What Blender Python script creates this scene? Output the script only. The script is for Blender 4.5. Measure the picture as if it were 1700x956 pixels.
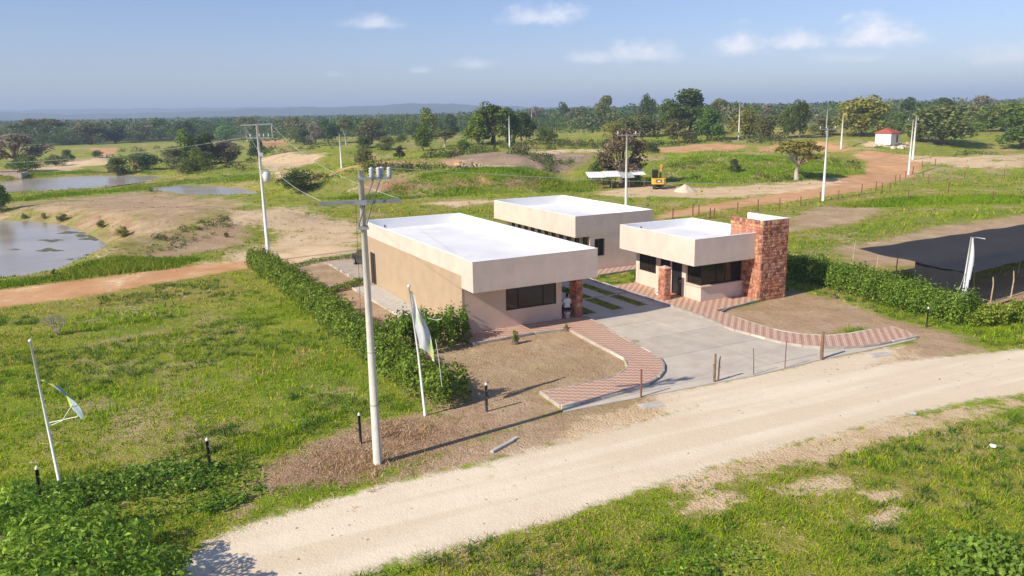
import bpy, math, random
import numpy as np
from mathutils import Vector, Matrix
for o in list(bpy.data.objects): bpy.data.objects.remove(o)
SC = bpy.context.scene
COL = SC.collection
R = math.radians
rnd = random.Random(7)
RS = np.random.RandomState(11)

# ------------------------------------------------------------------ camera
CAMH = 12.0
FPX = 1300.0                       # focal length in pixels of the 1700 px wide photograph
PITCH = math.atan((478 - 186) / FPX)
ROLL = R(-1.0)
cp, sp, cr, sr = math.cos(PITCH), math.sin(PITCH), math.cos(ROLL), math.sin(ROLL)
cam = bpy.data.cameras.new('camera')
cam.sensor_width = 36.0
cam.lens = 36.0 * FPX / 1700.0
cam.clip_start = 0.5
cam.clip_end = 30000
camo = bpy.data.objects.new('camera', cam)
COL.objects.link(camo)
vr = Vector((cr, sr * sp, sr * cp)); vu = Vector((-sr, cr * sp, cr * cp)); vf = Vector((0, cp, -sp))
camo.matrix_world = Matrix(((vr.x, vu.x, -vf.x, 0), (vr.y, vu.y, -vf.y, 0), (vr.z, vu.z, -vf.z, CAMH), (0, 0, 0, 1)))
SC.camera = camo

# ------------------------------------------------------------------ light and sky
SUN_EL, SHADOW_AZ = R(35.0), R(34.5)      # shadows run towards +x +y
sd_ = Vector((math.cos(SHADOW_AZ) * math.cos(SUN_EL), math.sin(SHADOW_AZ) * math.cos(SUN_EL), -math.sin(SUN_EL)))
sl = bpy.data.lights.new('sun', 'SUN'); sl.energy = 4.9; sl.angle = R(0.6); sl.color = (1.0, 0.90, 0.75)
so = bpy.data.objects.new('sun', sl); COL.objects.link(so)
so.rotation_euler = sd_.to_track_quat('-Z', 'Y').to_euler()
so.location = (-60, -40, 60)
SKY_STRENGTH = 0.086
EXPOSURE = 0.32
SC.view_settings.view_transform = 'Standard'
SC.view_settings.look = 'None'
SC.view_settings.exposure = EXPOSURE
SC.view_settings.gamma = 1.0
SC.view_settings.use_curve_mapping = False


def ray(x, y):
    u = (x - 850) / FPX; v = -(y - 478) / FPX
    u, v = u * cr - v * sr, u * sr + v * cr
    return np.array([u, cp + v * sp, -sp + v * cp])


def P(x, y, z=0.0):
    d = ray(x, y); return d * ((z - CAMH) / d[2]) + np.array([0, 0, CAMH])


def PD(x, y, depth):
    d = ray(x, y); return d * (depth / d[1]) + np.array([0, 0, CAMH])


def nnode(nt, t, **kw):
    n = nt.nodes.new(t)
    for k, v in kw.items():
        if k == 'inp':
            for kk, vv in v.items(): n.inputs[kk].default_value = vv
        else: setattr(n, k, v)
    return n


def math_(nt, op, a, b=None, c=None, clamp=False):
    n = nt.nodes.new('ShaderNodeMath'); n.operation = op; n.use_clamp = clamp
    for i, x in enumerate((a, b, c)):
        if x is None: continue
        if isinstance(x, (int, float)): n.inputs[i].default_value = x
        else: nt.links.new(x, n.inputs[i])
    return n.outputs[0]


def mixc(nt, f, a, b, blend='MIX'):
    n = nt.nodes.new('ShaderNodeMix'); n.data_type = 'RGBA'; n.blend_type = blend
    for s, x in ((0, f), (6, a), (7, b)):
        if isinstance(x, (int, float)): n.inputs[s].default_value = x
        elif isinstance(x, tuple): n.inputs[s].default_value = (x[0], x[1], x[2], 1)
        else: nt.links.new(x, n.inputs[s])
    return n.outputs[2]


def sstep(nt, v, lo, hi):
    n = nt.nodes.new('ShaderNodeMapRange'); n.interpolation_type = 'SMOOTHSTEP'
    nt.links.new(v, n.inputs[0]); n.inputs[1].default_value = lo; n.inputs[2].default_value = hi
    return n.outputs[0]


def build_world():
    w = bpy.data.worlds.new('World'); SC.world = w; w.use_nodes = True
    nt = w.node_tree; nt.nodes.clear()
    out = nnode(nt, 'ShaderNodeOutputWorld'); bg = nnode(nt, 'ShaderNodeBackground')
    bg.inputs[1].default_value = SKY_STRENGTH
    sky = nnode(nt, 'ShaderNodeTexSky', sky_type='NISHITA', sun_disc=False, sun_elevation=SUN_EL, altitude=100.0,
                air_density=1.0, dust_density=0.5, ozone_density=2.0)
    sky.sun_rotation = math.atan2(-sd_.x, -sd_.y)
    tc = nnode(nt, 'ShaderNodeTexCoord')
    sx = nnode(nt, 'ShaderNodeSeparateXYZ'); nt.links.new(tc.outputs['Generated'], sx.inputs[0])
    az = math_(nt, 'ARCTAN2', sx.outputs[0], sx.outputs[1]); el = math_(nt, 'ARCSINE', sx.outputs[2])
    cmb = nnode(nt, 'ShaderNodeCombineXYZ')
    nt.links.new(az, cmb.inputs[0]); nt.links.new(math_(nt, 'MULTIPLY', el, 1.5), cmb.inputs[1])
    n1 = nnode(nt, 'ShaderNodeTexNoise', inp={'Scale': 42.0, 'Detail': 7.0, 'Roughness': 0.62}); nt.links.new(cmb.outputs[0], n1.inputs[0])
    n2 = nnode(nt, 'ShaderNodeTexNoise', inp={'Scale': 17.0, 'Detail': 3.0}); nt.links.new(cmb.outputs[0], n2.inputs[0])
    nz = math_(nt, 'ADD', math_(nt, 'MULTIPLY', n1.outputs[0], 1.5), math_(nt, 'MULTIPLY', n2.outputs[0], 0.9))
    total = None
    for (x, y, rx, ry, op) in ((1455, 64, 62, 34, .95), (1228, 78, 48, 30, .8), (1322, 72, 50, 20, .75), (1415, 98, 70, 13, .35),
                               (1668, 97, 62, 20, .5), (1065, 92, 70, 26, .7), (985, 98, 60, 16, .5), (782, 108, 46, 14, .4),
                               (695, 118, 22, 8, .35), (552, 124, 16, 7, .25), (1790, 70, 60, 30, .7), (900, 30, 70, 24, .6), (620, 40, 50, 16, .5)):
        d = ray(x, y); d = d / np.linalg.norm(d)
        a0, e0 = math.atan2(d[0], d[1]), math.asin(d[2])
        da = math_(nt, 'DIVIDE', math_(nt, 'SUBTRACT', az, a0), rx / FPX)
        de0 = math_(nt, 'SUBTRACT', el, e0)
        # flat bases: fall off faster below the centre
        de = math_(nt, 'DIVIDE', de0, ry / FPX)
        low = math_(nt, 'MULTIPLY', math_(nt, 'MINIMUM', de, 0.0), 0.9)
        de = math_(nt, 'ADD', de, low)
        q = math_(nt, 'SQRT', math_(nt, 'ADD', math_(nt, 'MULTIPLY', da, da), math_(nt, 'MULTIPLY', de, de)))
        m = math_(nt, 'SUBTRACT', math_(nt, 'ADD', math_(nt, 'SUBTRACT', 1.0, q), math_(nt, 'SUBTRACT', nz, 1.25)), 0.0)
        m = math_(nt, 'MULTIPLY', sstep(nt, m, -0.25, 0.95), op)
        total = m if total is None else math_(nt, 'MAXIMUM', total, m)
    white = mixc(nt, n1.outputs[0], (8.6, 8.6, 9.6), (12.5, 12.0, 12.0))
    base = mixc(nt, 1.0, sky.outputs[0], (1.02, 1.03, 1.30), 'MULTIPLY')
    col = mixc(nt, total, base, white)
    nt.links.new(col, bg.inputs[0]); nt.links.new(bg.outputs[0], out.inputs[0])


build_world()

# ------------------------------------------------------------------ helpers
TH = R(27.3)
O2 = P(784.2, 435, 4.4)[:2]
EX = np.array([math.cos(TH), math.sin(TH)]); EY = np.array([-math.sin(TH), math.cos(TH)])


def W(a, b, z=0.0):
    q = O2 + EX * a + EY * b; return np.array([q[0], q[1], z])


def Lc(x, y):
    q = np.array([x, y]) - O2; return np.array([q @ EX, q @ EY])


def tag(o, label=None, cat=None, group=None, kind=None):
    if label: o['label'] = label
    if cat: o['category'] = cat
    if group: o['group'] = group
    if kind: o['kind'] = kind
    return o


def link(o, parent=None):
    COL.objects.link(o)
    if parent is not None: o.parent = parent
    return o


def empty(name, loc=(0, 0, 0), rz=0.0):
    o = bpy.data.objects.new(name, None); o.empty_display_size = 0.3
    o.location = [float(v) for v in loc]; o.rotation_euler = (0, 0, rz)
    return link(o)


class MB:
    def __init__(s, off=(0, 0, 0)): s.v = []; s.f = []; s.m = []; s.off = off

    def add(s, vs, fs, mi=0):
        n = len(s.v); ox, oy, oz = s.off
        s.v += [(float(x) - ox, float(y) - oy, float(z) - oz) for x, y, z in vs]
        s.f += [tuple(i + n for i in f) for f in fs]; s.m += [mi] * len(fs); return s

    def box(s, x0, x1, y0, y1, z0, z1, mi=0):
        return s.add([(x0, y0, z0), (x1, y0, z0), (x1, y1, z0), (x0, y1, z0), (x0, y0, z1), (x1, y0, z1), (x1, y1, z1), (x0, y1, z1)],
                     [(3, 2, 1, 0), (4, 5, 6, 7), (0, 1, 5, 4), (1, 2, 6, 5), (2, 3, 7, 6), (3, 0, 4, 7)], mi)

    def tube(s, pts, rad, n=8, mi=0, cap=True):
        pts = [Vector([float(c) for c in p]) for p in pts]
        if not isinstance(rad, (list, tuple)): rad = [rad] * len(pts)
        vs = []; fs = []
        for i, p in enumerate(pts):
            d = (pts[min(i + 1, len(pts) - 1)] - pts[max(i - 1, 0)]).normalized()
            ref = Vector((0, 0, 1)) if abs(d.z) < .95 else Vector((1, 0, 0))
            t = d.cross(ref).normalized(); b = t.cross(d)
            for k in range(n):
                a = 2 * math.pi * k / n; q = p + (t * math.cos(a) + b * math.sin(a)) * rad[i]; vs.append(q)
        for i in range(len(pts) - 1):
            for k in range(n):
                k2 = (k + 1) % n; fs.append((i * n + k, i * n + k2, (i + 1) * n + k2, (i + 1) * n + k))
        if cap: fs.append(tuple(range(n - 1, -1, -1))[::-1]); fs.append(tuple((len(pts) - 1) * n + k for k in range(n))[::-1])
        return s.add(vs, fs, mi)

    def bar(s, p0, p1, w, h, mi=0):
        p0 = Vector([float(c) for c in p0]); p1 = Vector([float(c) for c in p1]); d = (p1 - p0).normalized()
        ref = Vector((0, 0, 1)) if abs(d.z) < .95 else Vector((1, 0, 0))
        t = d.cross(ref).normalized() * (w / 2); b = t.cross(d).normalized() * (h / 2)
        vs = []
        for p in (p0, p1):
            vs += [p - t - b, p + t - b, p + t + b, p - t + b]
        return s.add(vs, [(0, 1, 2, 3), (7, 6, 5, 4), (0, 4, 5, 1), (1, 5, 6, 2), (2, 6, 7, 3), (3, 7, 4, 0)], mi)

    def prism(s, poly, z0, z1, mi=0, mtop=None):
        n = len(poly); a = sum(poly[i][0] * poly[(i + 1) % n][1] - poly[(i + 1) % n][0] * poly[i][1] for i in range(n))
        if a < 0: poly = poly[::-1]
        f0 = z0 if callable(z0) else (lambda x, y: z0); f1 = z1 if callable(z1) else (lambda x, y: z1)
        vs = [(p[0], p[1], f0(*p[:2])) for p in poly] + [(p[0], p[1], f1(*p[:2])) for p in poly]
        s.add(vs, [tuple(range(n - 1, -1, -1))] + [(i, (i + 1) % n, n + (i + 1) % n, n + i) for i in range(n)], mi)
        return s.add([vs[n + i] for i in range(n)], [tuple(range(n))], mi if mtop is None else mtop)

    def lathe(s, prof, c=(0, 0, 0), n=16, mi=0):
        vs = []; fs = []
        for r, z in prof:
            for k in range(n):
                a = 2 * math.pi * k / n; vs.append((c[0] + r * math.cos(a), c[1] + r * math.sin(a), c[2] + z))
        for i in range(len(prof) - 1):
            for k in range(n):
                k2 = (k + 1) % n; fs.append((i * n + k, i * n + k2, (i + 1) * n + k2, (i + 1) * n + k))
        fs.append(tuple(range(n))[::-1]); fs.append(tuple((len(prof) - 1) * n + k for k in range(n)))
        return s.add(vs, fs, mi)

    def mesh(s, name, mats, smooth=False):
        me = bpy.data.meshes.new(name); me.from_pydata([tuple(v) for v in s.v], [], s.f)
        for m in (mats if isinstance(mats, (list, tuple)) else [mats]): me.materials.append(m)
        me.polygons.foreach_set('material_index', s.m)
        if smooth: me.polygons.foreach_set('use_smooth', [True] * len(s.f))
        me.update(); return me

    def build(s, name, mats, parent=None, smooth=False):
        return link(bpy.data.objects.new(name, s.mesh(name, mats, smooth)), parent)


def np_mesh(name, V, F, mat, col=None, smooth=False):
    me = bpy.data.meshes.new(name); k = F.shape[1]
    me.vertices.add(len(V)); me.vertices.foreach_set('co', np.ascontiguousarray(V, dtype=np.float32).ravel())
    me.loops.add(F.size); me.loops.foreach_set('vertex_index', np.ascontiguousarray(F, dtype=np.int32).ravel())
    me.polygons.add(len(F)); me.polygons.foreach_set('loop_start', np.arange(0, F.size, k, dtype=np.int32))
    me.polygons.foreach_set('loop_total', np.full(len(F), k, dtype=np.int32))
    if smooth: me.polygons.foreach_set('use_smooth', np.ones(len(F), dtype=bool))
    for m in (mat if isinstance(mat, (list, tuple)) else [mat]): me.materials.append(m)
    if col is not None:
        at = me.color_attributes.new('col', 'FLOAT_COLOR', 'POINT')
        at.data.foreach_set('color', np.ascontiguousarray(col, dtype=np.float32).ravel())
    me.update(); me.validate(); return me


def copy_tree(o, parent=None):
    c = o.copy(); COL.objects.link(c)
    if parent is not None: c.parent = parent
    for ch in list(o.children): copy_tree(ch, c)
    return c


# ------------------------------------------------------------------ materials
MATS = {}


def mat(name, c, rough=.85, var=.12, scale=3.0, bump=0.0, bscale=None, metal=0.0, spec=.3, streak=0.0, dirt=None):
    if name in MATS: return MATS[name]
    m = bpy.data.materials.new(name); m.use_nodes = True; nt = m.node_tree; b = nt.nodes['Principled BSDF']
    b.inputs['Roughness'].default_value = rough; b.inputs['Metallic'].default_value = metal
    b.inputs['Specular IOR Level'].default_value = spec
    tc = nnode(nt, 'ShaderNodeTexCoord')
    n = nnode(nt, 'ShaderNodeTexNoise', inp={'Scale': scale, 'Detail': 6.0, 'Roughness': .65}); nt.links.new(tc.outputs['Object'], n.inputs[0])
    f = sstep(nt, n.outputs[0], .3, .7)
    col = mixc(nt, f, tuple(x * (1 - var) for x in c), tuple(min(1, x * (1 + var)) for x in c))
    if streak > 0:
        mp = nnode(nt, 'ShaderNodeMapping'); mp.inputs['Scale'].default_value = (5, 5, .35); nt.links.new(tc.outputs['Object'], mp.inputs[0])
        n3 = nnode(nt, 'ShaderNodeTexNoise', inp={'Scale': 1.6, 'Detail': 4.0}); nt.links.new(mp.outputs[0], n3.inputs[0])
        col = mixc(nt, math_(nt, 'MULTIPLY', sstep(nt, n3.outputs[0], .52, .8), streak), col, dirt or tuple(x * .6 for x in c))
    nt.links.new(col, b.inputs['Base Color'])
    if bump > 0:
        n2 = nnode(nt, 'ShaderNodeTexNoise', inp={'Scale': bscale or scale * 6, 'Detail': 5.0}); nt.links.new(tc.outputs['Object'], n2.inputs[0])
        bp = nnode(nt, 'ShaderNodeBump', inp={'Strength': bump, 'Distance': .05}); nt.links.new(n2.outputs[0], bp.inputs['Height'])
        nt.links.new(bp.outputs[0], b.inputs['Normal'])
    MATS[name] = m; return m


def leafmat(name, hue=0.0, trans=.42, rough=.55, randv=.18, spec=.18):
    if name in MATS: return MATS[name]
    m = bpy.data.materials.new(name); m.use_nodes = True; nt = m.node_tree; b = nt.nodes['Principled BSDF']; out = nt.nodes['Material Output']
    at = nnode(nt, 'ShaderNodeAttribute', attribute_name='col')
    oi = nnode(nt, 'ShaderNodeObjectInfo')
    hs = nnode(nt, 'ShaderNodeHueSaturation'); nt.links.new(at.outputs['Color'], hs.inputs['Color'])
    nt.links.new(math_(nt, 'ADD', math_(nt, 'MULTIPLY', oi.outputs['Random'], .05), .475), hs.inputs['Hue'])
    nt.links.new(math_(nt, 'ADD', math_(nt, 'MULTIPLY', oi.outputs['Random'], randv * 2), 1 - randv), hs.inputs['Value'])
    b.inputs['Roughness'].default_value = rough; b.inputs['Specular IOR Level'].default_value = spec
    nt.links.new(hs.outputs[0], b.inputs['Base Color'])
    tr = nnode(nt, 'ShaderNodeBsdfTranslucent'); nt.links.new(hs.outputs[0], tr.inputs[0])
    mx = nnode(nt, 'ShaderNodeMixShader', inp={0: trans}); nt.links.new(b.outputs[0], mx.inputs[1]); nt.links.new(tr.outputs[0], mx.inputs[2])
    nt.links.new(mx.outputs[0], out.inputs[0]); MATS[name] = m; return m


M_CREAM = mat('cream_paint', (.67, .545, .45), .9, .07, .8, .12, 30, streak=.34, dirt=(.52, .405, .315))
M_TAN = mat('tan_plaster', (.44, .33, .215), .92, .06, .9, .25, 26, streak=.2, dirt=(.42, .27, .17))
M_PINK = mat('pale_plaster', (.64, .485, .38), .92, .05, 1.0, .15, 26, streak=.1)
M_WHITE = mat('white_roof_paint', (.86, .86, .86), .7, .02, .7, .08, 12)
M_ROOFW = mat('white_waterproofing', (.80, .80, .80), .6, .09, .35, .1, 5)
M_FRAME = mat('dark_aluminium', (.03, .025, .022), .45, .1)
M_BLACK = mat('black_plastic', (.018, .018, .018), .5, .2)
M_WHITEP = mat('white_plastic', (.82, .82, .80), .45, .04)
M_CONC = mat('concrete', (.50, .47, .41), .9, .12, 2.2, .3, 20, streak=.12)
M_POLE = mat('pole_concrete', (.60, .57, .50), .9, .08, 3.0, .2, 25, streak=.25, dirt=(.42, .38, .32))
M_POLEW = mat('white_pole', (.74, .73, .70), .85, .05, 2.0)
M_KERB = mat('kerb_concrete', (.56, .52, .46), .9, .2, 2.5, .3, 14)
M_STEEL = mat('galvanised_steel', (.42, .43, .44), .45, .1, 4, metal=.6)
M_PORC = mat('grey_porcelain', (.55, .57, .6), .3, .05)
M_WOOD = mat('weathered_wood', (.22, .14, .09), .9, .3, 6, .4, 30)
M_WOODL = mat('pale_wood', (.46, .36, .24), .9, .25, 6, .3, 30)
M_BARK = mat('bark', (.16, .12, .085), .95, .3, 3, .5, 12)
M_BARKW = mat('pale_bark', (.42, .37, .31), .95, .25, 3, .4, 12)
M_WIRE = mat('aluminium_wire', (.62, .62, .6), .5, .05, metal=.2)
M_YELLOW = mat('yellow_machine_paint', (.75, .42, .03), .5, .12, 3)
M_DARKST = mat('dark_steel', (.05, .045, .04), .6, .3, 5)
M_REDTILE = mat('red_roof_tiles', (.42, .09, .06), .8, .2, 3, .4, 14)
M_RUST = mat('rusty_metal', (.22, .09, .05), .85, .3, 5)
M_SAND = mat('sand', (.66, .55, .40), .95, .12, 2, .3, 15)
M_MORTAR = mat('red_mortar', (.40, .21, .145), .95, .2, 5, .3, 20)
STONES = [mat('stone_' + n, c, .85, .25, 7, .5, 18) for n, c in (('red', (.46, .165, .10)), ('rust', (.54, .25, .14)), ('ochre', (.56, .36, .18)),
                                                                ('rose', (.52, .26, .18)), ('umber', (.25, .115, .075)))]


def glassmat():
    m = bpy.data.materials.new('tinted_glass'); m.use_nodes = True; b = m.node_tree.nodes['Principled BSDF']
    b.inputs['Base Color'].default_value = (.022, .018, .015, 1); b.inputs['Roughness'].default_value = .06
    b.inputs['Specular IOR Level'].default_value = .45
    return m


M_GLASS = glassmat()

# ------------------------------------------------------------------ terrain
_c = lambda x, lo, hi: np.clip((x - lo) / (hi - lo), 0, 1)
def ss(x, lo, hi):
    t = _c(x, lo, hi); return t * t * (3 - 2 * t)


WATER = -0.7
POND_PX = [[(-260, 352), (-60, 362), (0, 365), (60, 366), (105, 373), (140, 386), (162, 396), (178, 407), (168, 414), (150, 424), (120, 440), (80, 452), (30, 459), (0, 462), (-130, 474), (-300, 470)],
           [(-140, 306), (0, 301), (40, 297), (150, 292), (255, 291), (266, 295), (235, 300), (160, 310), (80, 318), (0, 323), (-140, 330)],
           [(262, 313), (300, 308), (350, 309), (405, 313), (428, 321), (380, 325), (320, 324), (280, 319)]]
PONDS = [np.array([P(x, y, WATER)[:2] for x, y in pp]) for pp in POND_PX]


def poly_sd(X, Y, poly):
    """signed distance in metres, negative inside"""
    d2 = np.full(X.shape, 1e18); ins = np.zeros(X.shape, bool); n = len(poly)
    for i in range(n):
        ax, ay = poly[i]; bx, by = poly[(i + 1) % n]; ex, ey = bx - ax, by - ay
        t = np.clip(((X - ax) * ex + (Y - ay) * ey) / (ex * ex + ey * ey + 1e-12), 0, 1)
        d2 = np.minimum(d2, (X - ax - t * ex) ** 2 + (Y - ay - t * ey) ** 2)
        c = ((ay > Y) != (by > Y)) & (X < (bx - ax) * (Y - ay) / (by - ay + 1e-12) + ax)
        ins ^= c
    return np.where(ins, -1, 1) * np.sqrt(d2)


def wob(X, Y, s, seed=0):
    return (np.sin(X / s + 1.3 * seed + 1.7 * np.sin(Y / s * .7 + seed)) + np.sin(Y / s * 1.13 + 2.1 * seed + 1.3 * np.sin(X / s * .8))) * .5


_hc = P(1240, 292)[:2]; _hc2 = P(700, 262)[:2]; _hs = P(1478, 241)[:2]


def terr(X, Y, ponds=True):
    X = np.asarray(X, float); Y = np.asarray(Y, float)
    z = np.zeros(np.broadcast(X, Y).shape)
    z = z + 3.2 * ss(Y, 165, 300) * ss(X, -40, 110) - 1.6 * ss(Y, 150, 300) * ss(-X, 10, 120)
    z += .45 * wob(X, Y, 19, 1) * ss(np.hypot(X - 5, Y - 45), 45, 90) + .12 * wob(X, Y, 4.5, 2) * ss(np.hypot(X - 6, Y - 46), 24, 50)
    y0 = 115 + 3 * np.sin(X / 13.) - .12 * X
    z += 2.8 * ss(Y, y0, y0 + 9) * (1 - ss(Y, y0 + 35, y0 + 75)) * ss(X, -42, -22) * (1 - ss(X, 1, 11))
    z += 3.0 * np.exp(-((X - _hc[0] - 2) / 17.) ** 2 - ((Y - _hc[1] - 12) / 20.) ** 2)
    z += 1.4 * np.exp(-((X - _hc2[0]) / 30.) ** 2 - ((Y - _hc2[1]) / 22.) ** 2)
    z += 2.2 * np.exp(-((X - _hs[0]) / 12.) ** 2 - ((Y - _hs[1]) / 14.) ** 2)
    z += 1.3 * np.exp(-((X + 38) / 11.) ** 2 - ((Y - 93) / 12.) ** 2)
    mid = ss(X, -75, -55) * (1 - ss(X, 85, 120)) * (1 - ss(Y, 255, 340))
    for y1, s1, k1 in ((140, 11., 1.3), (163, 17., 1.2), (192, 23., 1.4), (226, 29., 1.2)):
        yk = y1 + 5 * np.sin(X / s1 + y1) + 2 * np.sin(X / 5.3 + y1 * 2) + .06 * X
        z += k1 * ss(Y - yk, 0, 3.5) * mid * (.55 + .45 * np.sin(X / 19. + y1))
    z += .55 * wob(X, Y, 8.5, 11) * ss(Y, 112, 140) * (1 - ss(Y, 300, 360)) + .35 * wob(X, Y, 6., 13) * ss(-X, 22, 32) * ss(Y, 62, 75) * (1 - ss(Y, 108, 120))
    t_ = np.clip(((X + 26) * -12 + (Y - 88) * -18) / 468., 0, 1); dl = np.hypot(X + 26 + 12 * t_, Y - 88 + 18 * t_); z += 1.25 * np.exp(-(dl / 3.6) ** 2)
    z += .5 * wob(X, Y, 2.6, 5) * np.exp(-((X - P(860, 268)[0]) / 14.) ** 2 - ((Y - P(860, 268)[1]) / 16.) ** 2)
    if ponds:
        for pp in PONDS:
            c = pp.mean(0); rad = np.abs(pp - c).max() * 1.5 + 10
            near = np.hypot(X - c[0], Y - c[1]) < rad
            if not np.any(near): continue
            sdv = np.where(near, poly_sd(X, Y, pp), 99.)
            k = ss(sdv, -1.0, 4.5)
            z = np.where(near, k * z + (1 - k) * (WATER - .35 + .35 * ss(sdv, -2, 1.2)), z)
    # roadside bank: the verge below the road drops a little
    return z


def ground(x, y):
    z = 0.0
    for _ in range(25):
        q = P(x, y, z); zn = float(terr(q[0], q[1])); z = .5 * z + .5 * zn
    q = P(x, y, z); return np.array([q[0], q[1], float(terr(q[0], q[1]))])


def GP(px): return np.array([ground(x, y)[:2] for x, y in px])


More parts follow.
